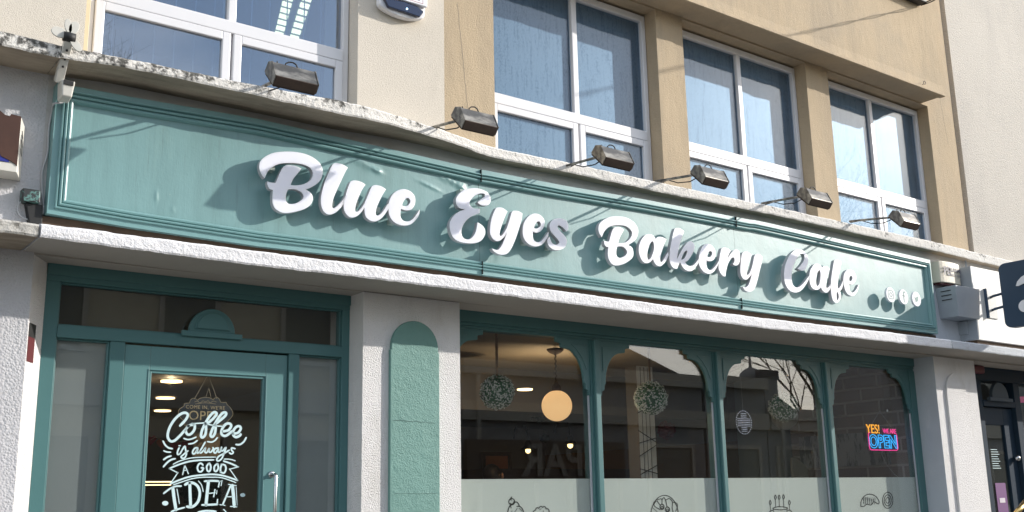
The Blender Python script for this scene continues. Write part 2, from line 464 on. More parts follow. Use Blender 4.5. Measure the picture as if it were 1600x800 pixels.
# condensation streaked film behind the upper glass
def streaky():
    m = mat('condensation_film', (0.30, 0.37, 0.43), 0.5, metal=0.45, spec=0.8)
    t = m.node_tree; N = t.nodes; Lk = t.links; b = N['Principled BSDF']
    tc = N.new('ShaderNodeTexCoord'); mp = N.new('ShaderNodeMapping'); mp.inputs['Scale'].default_value = (14, 1, 1.3)
    n = N.new('ShaderNodeTexNoise'); n.inputs['Scale'].default_value = 3.5; n.inputs['Detail'].default_value = 6
    mp2 = N.new('ShaderNodeMapping'); mp2.inputs['Scale'].default_value = (60, 1, 45)
    n2 = N.new('ShaderNodeTexNoise'); n2.inputs['Scale'].default_value = 1.2; n2.inputs['Detail'].default_value = 4
    ad = N.new('ShaderNodeMath'); ad.operation = 'ADD'
    r = N.new('ShaderNodeValToRGB')
    r.color_ramp.elements[0].position = 0.75; r.color_ramp.elements[0].color = (0.06, 0.092, 0.12, 1)
    r.color_ramp.elements[1].position = 1.25; r.color_ramp.elements[1].color = (0.13, 0.165, 0.19, 1)
    Lk.new(tc.outputs['Object'], mp.inputs[0]); Lk.new(tc.outputs['Object'], mp2.inputs[0])
    Lk.new(mp.outputs[0], n.inputs[0]); Lk.new(mp2.outputs[0], n2.inputs[0])
    Lk.new(n.outputs[0], ad.inputs[0]); Lk.new(n2.outputs[0], ad.inputs[1])
    Lk.new(ad.outputs[0], r.inputs[0]); Lk.new(r.outputs[0], b.inputs['Base Color'])
    return m
M_['streaky'] = streaky()

def brick_mat(name, c1, c2, mortar, w, h, ms=0.012, yz=True):
    m = mat(name, c1, 0.9); t = m.node_tree; N = t.nodes; Lk = t.links; b = N['Principled BSDF']
    tc = N.new('ShaderNodeTexCoord'); sp = N.new('ShaderNodeSeparateXYZ'); cb = N.new('ShaderNodeCombineXYZ')
    Lk.new(tc.outputs['Object'], sp.inputs[0]); Lk.new(sp.outputs[1 if yz else 0], cb.inputs[0]); Lk.new(sp.outputs[2], cb.inputs[1])
    br = N.new('ShaderNodeTexBrick'); br.inputs['Scale'].default_value = 1; br.inputs['Brick Width'].default_value = w; br.inputs['Row Height'].default_value = h
    br.inputs['Mortar Size'].default_value = ms; br.inputs['Color1'].default_value = (*c1, 1); br.inputs['Color2'].default_value = (*c2, 1); br.inputs['Mortar'].default_value = (*mortar, 1)
    br.inputs['Mortar Smooth'].default_value = 0.3
    Lk.new(cb.outputs[0], br.inputs['Vector']); Lk.new(br.outputs[0], b.inputs['Base Color'])
    bp = N.new('ShaderNodeBump'); bp.inputs['Distance'].default_value = -0.006
    Lk.new(br.outputs['Fac'], bp.inputs['Height']); Lk.new(bp.outputs[0], b.inputs['Normal'])
    return m
M_['brick'] = brick_mat('interior_brick', (0.16, 0.12, 0.10), (0.21, 0.16, 0.14), (0.36, 0.32, 0.29), 0.42, 0.135, 0.014)

# ledge with lichen and black algae, heavier on the left and along the top edge
def lichen():
    m = mat('weathered_ledge', (0.76, 0.73, 0.68), 0.95, var=0.05, bumps=[('n', 42, 0.012), ('n', 130, 0.005)])
    t = m.node_tree; N = t.nodes; Lk = t.links; b = N['Principled BSDF']
    src = b.inputs['Base Color'].links[0].from_socket
    tc = N.new('ShaderNodeTexCoord'); sp = N.new('ShaderNodeSeparateXYZ'); Lk.new(tc.outputs['Object'], sp.inputs[0])
    gx = N.new('ShaderNodeMapRange'); gx.inputs[1].default_value = 1.3; gx.inputs[2].default_value = 4.2; gx.inputs[3].default_value = 0.22; gx.inputs[4].default_value = -0.03
    Lk.new(sp.outputs[0], gx.inputs[0])
    gz = N.new('ShaderNodeMapRange'); gz.inputs[1].default_value = 4.02; gz.inputs[2].default_value = 4.10; gz.inputs[3].default_value = -0.05; gz.inputs[4].default_value = 0.10
    Lk.new(sp.outputs[2], gz.inputs[0])
    n = N.new('ShaderNodeTexNoise'); n.inputs['Scale'].default_value = 26; n.inputs['Detail'].default_value = 9; n.inputs['Roughness'].default_value = 0.72
    Lk.new(tc.outputs['Object'], n.inputs[0])
    nb = N.new('ShaderNodeTexNoise'); nb.inputs['Scale'].default_value = 3.2; nb.inputs['Detail'].default_value = 3
    Lk.new(tc.outputs['Object'], nb.inputs[0])
    mb_ = N.new('ShaderNodeMath'); mb_.operation = 'MULTIPLY_ADD'; mb_.inputs[1].default_value = 0.35; mb_.inputs[2].default_value = -0.175
    Lk.new(nb.outputs[0], mb_.inputs[0])
    a1 = N.new('ShaderNodeMath'); a1.operation = 'ADD'; Lk.new(n.outputs[0], a1.inputs[0]); Lk.new(gx.outputs[0], a1.inputs[1])
    a2 = N.new('ShaderNodeMath'); a2.operation = 'ADD'; Lk.new(a1.outputs[0], a2.inputs[0]); Lk.new(gz.outputs[0], a2.inputs[1])
    a3 = N.new('ShaderNodeMath'); a3.operation = 'ADD'; Lk.new(a2.outputs[0], a3.inputs[0]); Lk.new(mb_.outputs[0], a3.inputs[1])
    r = N.new('ShaderNodeMapRange'); r.inputs[1].default_value = 0.62; r.inputs[2].default_value = 0.74; r.inputs[3].default_value = 0; r.inputs[4].default_value = 0.9
    Lk.new(a3.outputs[0], r.inputs[0])
    mx = N.new('ShaderNodeMix'); mx.data_type = 'RGBA'; mx.inputs[7].default_value = (0.035, 0.034, 0.028, 1)
    Lk.new(r.outputs[0], mx.inputs[0]); Lk.new(src, mx.inputs[6]); Lk.new(mx.outputs[2], b.inputs['Base Color'])
    return m
M_['ledge_up'] = lichen()

# ================================================================== SETTING
road = mat('asphalt', (0.05, 0.05, 0.052), 0.9, var=0.15, var_scale=3, bumps=[('n', 60, 0.004)])
pave = mat('concrete_flags', (0.15, 0.145, 0.135), 0.9, var=0.1, var_scale=2, bumps=[('n', 60, 0.002)])
tag(MB().add([(-150, -150, -0.13), (200, -150, -0.13), (200, 150, -0.13), (-150, 150, -0.13)], [(0, 1, 2, 3)]).build('ground', mat('earth', (0.12, 0.11, 0.09), 0.95, var=0.2)), kind='structure')
tag(MB().add([(-150, -9.0, -0.126), (200, -9.0, -0.126), (200, -2.6, -0.126), (-150, -2.6, -0.126)], [(0, 1, 2, 3)]).build('road', road), kind='structure')
mbp = MB(); mbp.box(-150, 200, -2.6, 0.0, -0.126, 0.0); mbp.box(-150, 200, -12.0, -9.0, -0.126, 0.0)
tag(mbp.build('pavement', pave, bevel=0.01), kind='structure')
mbl = MB()
for i in range(-20, 40): mbl.box(i * 4.0, i * 4.0 + 2.0, -5.85, -5.75, -0.126, -0.122)
tag(mbl.build('road_marking', M_['white']), kind='structure')

# ================================================================== LEDGES (shared shape)
def poly_interp(pts, x):
    if x <= pts[0][0]: return pts[0][1]
    for (a, va), (b, vb) in zip(pts, pts[1:]):
        if x <= b: return va + (vb - va) * (x - a) / (b - a)
    return pts[-1][1]
def sm(pts, x, r=0.12):
    return (poly_interp(pts, x - r) + poly_interp(pts, x) * 2 + poly_interp(pts, x + r)) / 4

def ledge(name, mats, parent, x0, x1, front, zb, zt, back, wob=0.004, step=0.02, seed=0, slope=0.012):
    """a rough slab: front(x)->y, zb(x), zt(x); m0 front/top, m1 soffit"""
    n = max(2, int((x1 - x0) / step))
    prof_n = 9
    vs = []; fs = []; mi = []
    for i in range(n + 1):
        x = x0 + (x1 - x0) * i / n
        yf, b, t = front(x), zb(x), zt(x)
        w = lambda k, a=wob: (noise.noise(Vector((x * 9, k * 3.1 + seed, 0))) + 0.6 * noise.noise(Vector((x * 31, k * 5.7 + seed, 4)))) * a
        h = t - b
        pr = [(back, b + 0.001), (yf + 0.03, b + w(1) * 0.6), (yf + 0.006, b + w(2)), (yf + w(3) * 0.6, b + 0.010 + w(2)),
              (yf + w(4), b + h * 0.5), (yf + w(5) * 0.6, t - 0.012 + w(6)), (yf + 0.010, t + w(6)), (yf + 0.05, t + slope * 0.4 + w(7)), (back, t + slope)]
        for (y, z) in pr: vs.append((x, y, z))
    for i in range(n):
        for k in range(prof_n - 1):
            fs.append((i * prof_n + k, (i + 1) * prof_n + k, (i + 1) * prof_n + k + 1, i * prof_n + k + 1))
            mi.append(1 if k < 2 else 0)
    fs.append(tuple(range(prof_n))); mi.append(0)
    fs.append(tuple(n * prof_n + k for k in range(prof_n))[::-1]); mi.append(0)
    mb = MB(); mb.v = vs; mb.f = fs; mb.mi = mi
    return mb.build(name, mats, parent)

UP_F = [(-4, -.285), (3.2, -.285), (3.7, -.20), (4.3, -.115), (5, -.105), (16, -.10)]
UP_B = [(-4, 3.985), (1.3, 3.978), (1.67, 4.010), (2.43, 4.014), (3.1, 4.014), (3.53, 4.036), (3.94, 4.035), (4.27, 4.012), (5, 4.026), (6, 4.028), (7.5, 4.045), (9.9, 4.036), (11.7, 4.012), (16, 4.0)]
UP_T = [(-4, 4.06), (1.02, 4.058), (1.34, 4.050), (1.67, 4.066), (2.43, 4.080), (3.1, 4.108), (3.53, 4.112), (3.94, 4.105), (4.27, 4.088), (5, 4.106), (7.5, 4.122), (9.96, 4.132), (11.7, 4.108), (16, 4.1)]
LO_F = lambda x: -0.37

# ================================================================== CAFE BUILDING
cafe = thing('cafe_building', 'rendered cafe building with beige upper floor, white piers and green shopfront', 'building', (5.6, 0, 0))
D0X, D1X = 1.33, 3.342       # door opening
P1 = 4.094                    # right edge of the pier
S1X = 9.86                    # right edge of shop opening
RE = X(1536, 690)             # right edge of the right pier
# lower piers (roughcast white)
mb = MB()
mb.box(D1X, P1, 0, 0.45, 0, 2.955)
mb.build('wall', M_['plaster'], cafe)
mb = MB(); mb.box(S1X, S1X + 0.004, 0.0, 0.45, 0, 2.955)
mb.build('reveal', M_['sidegrey'], cafe)
# splayed left door reveal
mb = MB()
mb.prism([(D0X, 0, 0), (D0X + 0.115, 0.18, 0), (D0X + 0.115, 0.45, 0), (D0X, 0.45, 0)], (0, 0, 2.955))
mb.build('reveal', M_['plaster'], cafe)
# soffit slab over the openings
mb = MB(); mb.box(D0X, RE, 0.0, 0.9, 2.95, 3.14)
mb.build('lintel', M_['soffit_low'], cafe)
# wall behind and above the sign
mb = MB(); mb.box(D0X, 10.84, 0.0, 0.4, 3.14, 4.06)
mb.build('wall', M_['bandwall'], cafe)
# upper walls
mb = MB(); mb.box(3.277, 3.98, 0, 0.5, 4.06, 8.5)
mb.build('wall', M_['cream'], cafe)
mb = MB()
mb.box(3.98, 4.427, 0, 0.5, 4.06, 5.718)
for a, b in ((6.162, 6.486), (8.191, 8.539), (10.291, 10.787)): mb.box(a, b, 0, 0.5, 4.06, 5.718)
mb.box(3.98, 10.787, 0, 0.5, 5.718, 9.0)
mb.build('wall', M_['beige'], cafe)
# beige canopy over the upper windows
mb = MB()
n = 120
cx0, cx1 = 3.99, 10.195
vs = []; fs = []
for i in range(n + 1):
    x = cx0 + (cx1 - cx0) * i / n
    w = 0.006 * noise.noise(Vector((x * 6, 0, 0))) + 0.004 * noise.noise(Vector((x * 25, 3, 0)))
    pr = [(0.0, 5.735), (-0.20, 5.735), (-0.205, 5.722), (-0.262, 5.718 + w), (-0.275 + w, 5.724 + w), (-0.272 + w, 5.752 + w), (-0.255, 5.762 + w), (-0.245, 5.85), (-0.240, 9.0), (0.0, 9.0)]
    vs += [(x, y, z) for y, z in pr]
q = 10
for i in range(n):
    for k in range(q): fs.append((i * q + k, (i + 1) * q + k, (i + 1) * q + (k + 1) % q, i * q + (k + 1) % q))
fs.append(tuple(range(q))); fs.append(tuple(n * q + k for k in range(q)))
mb.v = vs; mb.f = fs; mb.mi = [0] * len(fs)
mb.build('canopy', M_['beige'], cafe)
# ledges
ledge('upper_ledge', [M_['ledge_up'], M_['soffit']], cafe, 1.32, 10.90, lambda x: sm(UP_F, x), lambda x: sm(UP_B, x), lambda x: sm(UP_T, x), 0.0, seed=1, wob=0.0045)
LT = lambda x: poly_interp([(1.2, 3.034), (3, 3.038), (6.9, 3.026), (8.7, 3.046), (9.6, 3.05)], x)
LBm = lambda x: poly_interp([(1.2, 2.962), (2.4, 2.950), (3, 2.955), (6.9, 2.942), (8.7, 2.956), (9.6, 2.964)], x)
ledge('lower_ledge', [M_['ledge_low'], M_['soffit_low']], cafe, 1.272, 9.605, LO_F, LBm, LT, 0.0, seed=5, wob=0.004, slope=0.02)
mb = MB(); mb.box(1.30, 9.9, -0.035, 0.0, 3.062, 3.16)
mb.build('timber_batten', M_['timber'], cafe)

# arch panels (raised, round headed)
def arch_panel(parent, x0, x1, ztop, proud, m, z0=0.25, name='arch_panel', notch=True):
    r = (x1 - x0) / 2 * 0.96; cxx = (x0 + x1) / 2; zc = ztop - r
    pts = [Vector((x0, 0, z0)), Vector((x1, 0, z0)), Vector((x1, 0, zc - 0.02)), Vector((cxx + r, 0, zc - 0.02))] if notch else [Vector((x0, 0, z0)), Vector((x1, 0, z0))]
    for k in range(25):
        a = math.pi * k / 24
        pts.append(Vector((cxx + r * math.cos(a), 0, zc + r * math.sin(a))))
    if notch: pts += [Vector((cxx - r, 0, zc - 0.02)), Vector((x0, 0, zc - 0.02))]
    return MB().prism(pts, (0, -proud, 0)).build(name, m, parent, bevel=0.006)
arch_panel(cafe, X(606.5, 650), X(683.5, 650), Z(645, 501.5, -.02), 0.026, M_['arch_green'])

# ---- upper windows
def upper_window(x0, x1, zt, trz, xm, film, gl, zb=4.09, y=0.125, label=None):
    fy0, fy1 = y, y + 0.10
    fr = MB()
    fw = 0.045
    fr.box(x0, x0 + fw, fy0, fy1, zb, zt); fr.box(x1 - fw, x1, fy0, fy1, zb, zt)
    fr.box(x0 + fw, x1 - fw, fy0, fy1, zt - 0.06, zt)
    fr.box(x0 + fw, x1 - fw, fy0 - 0.012, fy1, trz - 0.01, trz + 0.075)          # transom
    fr.box(xm - 0.028, xm + 0.028, fy0 + 0.004, fy1, trz + 0.075, zt - 0.06)     # upper mullion
    fr.box(xm - 0.008, xm + 0.008, fy0 + 0.012, fy1, zb, trz - 0.01)
    w = fr.build('window', M_['upvc'], cafe, bevel=0.006)
    if label: w['label'] = label
    for (a, b) in ((x0 + fw, xm - 0.008), (xm + 0.008, x1 - fw)):
        s = MB(); frame_bars(s, a + 0.002, b - 0.002, zb, trz - 0.012, 0.055, fy0 - 0.014, fy0 + 0.045)
        s.build('sash', M_['upvc'], w, bevel=0.005)
    for (a, b, c, d) in ((x0 + fw, xm - 0.028, trz + 0.075, zt - 0.06), (xm + 0.028, x1 - fw, trz + 0.075, zt - 0.06),
                         (x0 + fw + 0.057, xm - 0.065, zb + 0.055, trz - 0.067), (xm + 0.065, x1 - fw - 0.057, zb + 0.055, trz - 0.067)):
        yy = fy0 + (0.034 if c > trz else 0.008)
        MB().box(a, b, yy, yy + 0.006, c, d).build('pane', gl, w)
        if film is not None:
            MB().box(a - 0.001, b + 0.001, yy + 0.009, yy + 0.012, c - 0.001, d + 0.001).build('frosted_film', film, w)
    return w
upper_window(1.535, 3.272, 6.3, 4.575, 2.432, None, M_['glass_blue'], label='wide white framed window over the door, office ceiling light showing inside')
upper_window(4.432, 6.157, 5.70, 4.555, 5.345, M_['streaky'], M_['glass_up'])
upper_window(6.491, 8.186, 5.70, 4.565, 7.36, M_['streaky'], M_['glass_up'])
upper_window(8.544, 10.286, 5.70, 4.585, 9.415, M_['streaky'], M_['glass_up'])
MB().box(1.502, 1.533, 0.03, 0.2, 4.09, 6.3).build('window_trim', M_['trimcream'], cafe, bevel=0.003)
# dark backing rooms behind the upper windows
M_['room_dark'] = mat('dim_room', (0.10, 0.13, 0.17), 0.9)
M_['blind'] = mat('blue_grey_blind', (0.16, 0.21, 0.28), 0.8)
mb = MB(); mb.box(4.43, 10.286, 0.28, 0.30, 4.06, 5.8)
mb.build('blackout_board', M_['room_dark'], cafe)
mb = MB()      # office room: back, floor, ceiling, sides
mb.box(-2, 8, 5.0, 5.1, 4.0, 6.6); mb.box(-2, 8, 0.5, 5.0, 3.98, 4.08); mb.box(-2, 8, 0.501, 5.0, 6.45, 6.55)
mb.box(-2.1, -2, 0.3, 5.1, 4.0, 6.6); mb.box(8, 8.1, 0.5, 5.1, 4.0, 6.6)
mb.build('office_room', M_['blind'], cafe)
mb = MB()
for k in range(26):
    x = 1.6 + k * 0.127
    mb.box(x, x + 0.006, 0.262, 0.266, 4.1, 6.3)
mb.build('blind_cords', mat('blind_edge', (0.30, 0.37, 0.46), 0.7), cafe)

# ---- entrance door
FZ = 2.952
def door_set():
    f = MB()
    y0, y1 = 0.18, 0.27
    f.box(1.445, 1.521, y0, y1, 0, 2.854); f.box(3.287, 3.3415, y0, y1, 0, 2.854)
    f.box(1.445, 3.3415, y0 - 0.004, y1, 2.854, FZ)
    f.box(1.445, 3.3415, y0 - 0.016, y0 - 0.004, 2.885, FZ)
    f.box(1.521, 3.287, y0 - 0.008, y1, 2.540, 2.609)
    f.box(1.815, 1.898, y0, y1, 0, 2.540); f.box(2.917, 2.988, y0, y1, 0, 2.540)
    # glazing beads
    for (a, b, c, d) in ((1.521, 3.287, 2.609, 2.854), (1.521, 1.815, 0.3, 2.540), (2.988, 3.287, 0.3, 2.540)):
        frame_bars(f, a, b, c, d, 0.010, y0 + 0.018, y0 + 0.05)
    fr = f.build('door_frame', M_['teal'], cafe, bevel=0.003)
    MB().box(1.53, 3.278, 0.222, 0.228, 2.618, 2.845).build('transom_pane', M_['glass_shop'], fr)
    for a, b in ((1.53, 1.806), (2.997, 3.278)):
        MB().box(a, b, 0.222, 0.228, 0.3, 2.531).build('sidelight_pane', M_['glass_shop'], fr)
        MB().box(a, b, 0.232, 0.235, 0.3, 2.531).build('frosted_film', M_['film_door'], fr)
    # half round crest on the transom bar
    c = MB(); c.box(2.215, 2.59, y0 - 0.03, y0 - 0.009, 2.600, 2.632)
    def half(r, y_0, y_1, zc):
        pts = [Vector((2.402 + r * math.cos(math.pi * k / 24), y_0, zc + r * math.sin(math.pi * k / 24))) for k in range(25)]
        c.prism(pts, (0, y_1 - y_0, 0))
    half(0.142, y0 - 0.022, y0 + 0.008, 2.6325); half(0.112, y0 - 0.010 - 0.018, y0 - 0.0225, 2.645); half(0.098, y0 - 0.036, y0 - 0.0285, 2.650)
    c.build('crest', M_['teal'], fr, bevel=0.003)
    # door leaf
    d = MB()
    L0, L1, GT = 1.902, 2.913, 2.387
    yl = 0.195
    d.box(L0, 2.05, yl, yl + 0.045, 0.02, 2.53); d.box(2.768, L1, yl, yl + 0.045, 0.02, 2.53)
    d.box(2.05, 2.768, yl, yl + 0.045, GT, 2.53); d.box(2.05, 2.768, yl, yl + 0.045, 0.02, 0.9)
    frame_bars(d, 2.05, 2.768, 0.9, GT, 0.014, yl + 0.004, yl + 0.04)
    frame_bars(d, 2.040, 2.778, 0.89, GT + 0.010, 0.008, yl - 0.004, yl + 0.003)
    dl = d.build('door', M_['teal_door'], cafe, bevel=0.003)
    MB().box(2.064, 2.754, 0.214, 0.220, 0.914, GT - 0.014).build('pane', M_['glass_shop'], dl)
    h = MB()
    hx = X(430.5, 760, 0.13)
    zt = Z(428, 741, 0.13)
    h.tube([(hx, 0.130, 1.1), (hx, 0.130, zt - 0.012), (hx, 0.136, zt - 0.003), (hx, 0.150, zt), (hx, 0.194, zt)], 0.0105, 12)
    h.lathe([(0.021, 0.0), (0.021, -0.006), (0.016, -0.010)], (hx, 0.1945, zt), 16, axis='y')
    h.build('handle', M_['steel'], dl, smooth=True)
    return dl
door = door_set()

# ---- vinyl lettering on the door glass
yv = 0.2125
v1 = MB()
def rb(mb, ox, oy, strokes, s=10.0):
    for w, pts in strokes:
        ribbon(mb, [(ox + p[0] / s, oy + p[1] / s) for p in pts], w, yv)
A_, B_, C_, D_, E_, F_ = (250, 620), (310, 620), (240, 680), (310, 680), (240, 720), (310, 720)
rb(v1, *A_, [(4.0, [(315,450),(400,360),(435,285),(400,250),(330,265),(240,340),(165,450),(125,560),(125,640),(165,692),(225,685),(300,620),(390,520),(450,450)]),
    (4.0, [(525,435),(450,450),(405,510),(415,570),(455,592),(505,560),(540,500),(540,440),(500,425)]), (2.0, [(500,420),(600,414),(720,405)]),
    (2.4, [(375,650),(430,667),(490,660),(560,632)]), (2.4, [(450,737),(520,725),(580,685)])])
rb(v1, *B_, [(4.0, [(120,430),(200,370),(275,290),(280,250),(235,245),(165,320),(105,420),(55,530),(42,615),(68,635),(108,590),(120,500),(112,420)]),
    (4.0, [(260,430),(350,360),(425,290),(430,250),(385,250),(320,320),(255,430),(205,540),(190,605),(220,625),(258,570),(272,470)]),
    (2.0, [(120,425),(200,440),(300,457),(390,460)]),
    (4.0, [(385,540),(470,520),(512,455),(485,418),(425,430),(372,500),(360,575),(400,610),(450,598),(525,535)]),
    (4.0, [(540,575),(620,560),(662,495),(635,458),(580,480),(540,550),(550,605),(590,630),(640,610),(660,588)]),
    (2.4, [(145,700),(210,707),(260,680),(295,640)]), (2.8, [(590,745),(650,745),(710,700),(745,640)])])
rb(v1, *C_, [(2.8, [(150,95),(180,150),(230,195),(290,210)]), (2.3, [(160,245),(210,262),(265,265)]), (2.8, [(160,380),(210,345),(270,325)]), (2.8, [(155,492),(210,430),(270,385),(335,368)]),
    (2.6, [(398,200),(374,260),(376,298),(410,290),(440,240)]), (3.0, [(402,165),(412,165)]),
    (2.6, [(440,240),(488,172),(500,230),(512,290),(490,348),(450,360),(430,337),(470,300),(535,245)]),
    (2.6, [(690,200),(650,200),(612,250),(615,290),(650,280),(690,210),(680,260),(690,280),(730,250)]),
    (1.7, [(305,455),(400,407),(550,363),(700,347),(970,342)]), (1.7, [(1100,372),(1200,377),(1275,400)]),
    (2.7, [(245,520),(400,457),(550,412),(700,392),(935,386)]),
    (2.7, [(1095,405),(1200,440),(1300,485)]), (1.7, [(310,775),(450,727),(600,680),(750,658),(900,657),(1050,662),(1180,700),(1285,740)]),
    (2.7, [(265,757),(400,702),(550,652),(700,628),(900,612),(1050,625),(1180,660),(1310,705)]),
    (2.8, [(455,610),(484,480)]), (2.8, [(492,480),(542,597)]), (2.4, [(468,552),(525,547)]),
    (2.8, [(770,465),(740,440),(705,455),(685,510),(705,565),(750,565),(778,512),(748,510)])])
for a, b in (((245,520),(378,587)), ((378,587),(262,757)), ((1322,495),(1190,531)), ((1190,531),(1312,706)), ((1290,482),(1322,495))):
    ribbon(v1, [(C_[0] + a[0]/10, C_[1] + a[1]/10), (C_[0] + b[0]/10, C_[1] + b[1]/10)], 2.7, yv, smooth=False)
rb(v1, *D_, [(2.5, [(105,110),(60,190),(25,255),(35,278),(70,250),(112,195)]), (2.6, [(112,195),(100,255),(130,272),(172,205),(165,255),(195,265),(232,215),(228,195)]),
    (2.6, [(312,200),(265,210),(240,255),(268,278),(312,215),(305,255),(335,262),(362,200)]),
    (2.6, [(362,190),(350,235),(382,242),(430,190),(402,280),(360,370),(310,402),(286,380),(320,330),(400,285),(480,235)]),
    (2.6, [(570,210),(520,200),(520,235),(545,270),(515,292),(485,275)]),
    (2.8, [(160,443),(130,490),(142,555),(175,562),(195,500),(175,443),(160,443)]), (2.8, [(290,448),(250,490),(250,550),(280,565),(312,510),(300,450),(288,448)]),
    (2.8, [(362,460),(345,520),(345,570)]), (2.8, [(345,575),(400,590),(430,530),(415,470),(360,456)])])
rb(v1, *E_, [(2.8, [(160,508),(250,440),(340,400),(430,395)]), (5.0, [(302,425),(320,580),(350,765)]), (2.8, [(280,795),(350,765),(480,730)]), (1.5, [(365,440),(385,560),(403,670)]),
    (4.2, [(495,372),(545,345),(620,348),(690,400),(722,500),(702,620),(645,695),(580,722),(525,715)]), (4.6, [(565,350),(570,500),(578,710)]), (1.5, [(700,315),(750,380),(775,480)])])
rb(v1, *F_, [(4.8, [(158,320),(140,480),(118,690)]), (3.2, [(100,320),(200,312),(335,318)]), (3.4, [(330,320),(315,400)]), (2.8, [(150,510),(255,500)]), (3.2, [(258,455),(240,555)]),
    (3.2, [(60,690),(180,686),(295,680)]), (3.6, [(292,680),(298,612)]), (2.2, [(368,310),(355,385)]), (1.8, [(290,465),(285,515)]),
    (2.8, [(505,385),(450,520),(380,685)]), (5.0, [(530,385),(548,540),(560,710)]), (2.6, [(430,562),(540,562)]), (2.6, [(475,368),(585,388)]), (2.4, [(340,685),(410,697)]), (2.4, [(505,712),(598,720)]),
    (1.8, [(590,420),(605,690)]), (3.0, [(0,802),(120,782),(270,790)]), (3.0, [(400,765),(430,800)])])
for cx_, cy_, r_ in ((258.2, 786.3, 4.9), (379.2, 773.5, 4.0)):
    v1.prism([at(cx_ + r_ * math.cos(2*math.pi*k/16), cy_ + r_ * 0.75 * math.sin(2*math.pi*k/16), yv) for k in range(16)], (0, 0.0008, 0))
v1.build('vinyl_lettering', M_['vinyl'], door)['label'] = 'pale vinyl writing Coffee is always a good idea'
# red and black strip sticker on the splayed reveal
mb = MB(); d = Vector((0.115, 0.18, 0)); n_ = Vector((0.18, -0.115, 0)).normalized() * 0.002
def onsplay(t, z): return Vector((D0X, 0, z)) + d * t + n_
za, zb_ = Z(61, 506, .03), Z(60, 566, .03)
mb.add([onsplay(.05, zb_), onsplay(.5, zb_), onsplay(.5, za), onsplay(.05, za)], [(0, 1, 2, 3)])
st = mb.build('sticker', mat('dull_red', (.10, .012, .015), .6), cafe)
mb = MB(); n_ = n_ * 1.6
mb.add([onsplay(.05, (za + zb_) / 2 + .03), onsplay(.5, (za + zb_) / 2 + .03), onsplay(.5, za), onsplay(.05, za)], [(0, 1, 2, 3)])
mb.build('sticker_print', M_['dark'], st)

# ---- shop window
def shop_window():
    f = MB()
    y0, y1 = 0.235, 0.33
    posts = [(5.492, 5.545), (6.881, 6.930), (8.369, 8.427)]
    xl, xr = 4.094, 9.86
    f.box(xl, xr, 0.215, y1, 2.868, FZ); f.box(xl, xr, 0.228, y1, 2.845, 2.867); f.box(xl, xr, y0, y1, 2.822, 2.844)
    f.box(xl, xl + 0.035, y0, y1, 0, 2.822); f.box(xr - 0.10, xr, y0 - .01, y1, 0, 2.822)
    for a, b in posts:
        f.prism([(a + 0.004, 0.195, 0), (b - 0.004, 0.195, 0), (b, 0.202, 0), (b, 0.335, 0), (a, 0.335, 0), (a, 0.202, 0)], (0, 0, 2.8215))
        f.box(a - 0.022, a - 0.0005, 0.225, 0.33, 0, 2.8215); f.box(b + 0.0005, b + 0.022, 0.225, 0.33, 0, 2.8215)
    sw = f.build('shop_window', M_['teal'], cafe, bevel=0.0025)
    bays = [(4.13, 5.469), (5.568, 6.858), (6.953, 8.346), (8.450, 9.759)]
    zf = 1.763
    for i, (a, b) in enumerate(bays):
        MB().box(a, b, 0.262, 0.268, 0.2, 2.824).build('pane', M_['glass_shop'], sw)
        MB().box(a, b, 0.272, 0.274, 0.2, zf).build('frosted_film', M_['film'], sw)
        MB().box(b - 0.012, b - 0.0005, 0.248, 0.2615, 0.2, 2.48).build('glazing_bead', M_['sidegrey'], sw)
        # spandrel brackets, stepped and curved
        for side in (1, -1):
            def q(u, v): return Vector(((a + u) if side > 0 else (b - u), 0.232, 2.8215 - v))
            W_, H_ = 0.335, 0.43
            if i == 0 and side > 0: W_ = 0.33
            pts = [q(0, 0), q(W_, 0), q(W_ - .004, 0.035), q(W_ - .05, 0.045), q(W_ - .054, 0.075), q(W_ - .095, 0.082)]
            c0 = Vector((W_ - .095, 0.082)); c1 = Vector((0.062, 0.335))
            for k in range(1, 12):
                t = k / 12 * math.pi / 2
                u = c1.x + (c0.x - c1.x) * (1 - math.sin(t)); v = c0.y + (c1.y - c0.y) * (1 - math.cos(t))
                pts.append(q(u, v))
            pts += [q(0.062, 0.335), q(0.050, 0.345), q(0.046, 0.385), q(0.022, 0.392), q(0.018, H_), q(0, H_)]
            g = MB().prism(pts, (0, 0.024, 0))
            br = g.build('bracket', M_['teal'], sw, bevel=0.003)
            # raised triangular fillet in the corner
            t_ = MB()
            def q2(u, v, y): return Vector(((a + u) if side > 0 else (b - u), y, 2.8215 - v))
            tri = [(0.035, 0.045), (0.185, 0.045), (0.13, 0.085), (0.075, 0.15), (0.035, 0.24)]
            t_.prism([q2(u, v, 0.2265) for u, v in tri], (0, 0.005, 0))
            t_.build('bracket_panel', M_['teal'], br, bevel=0.002)
    return sw
shopw = shop_window()

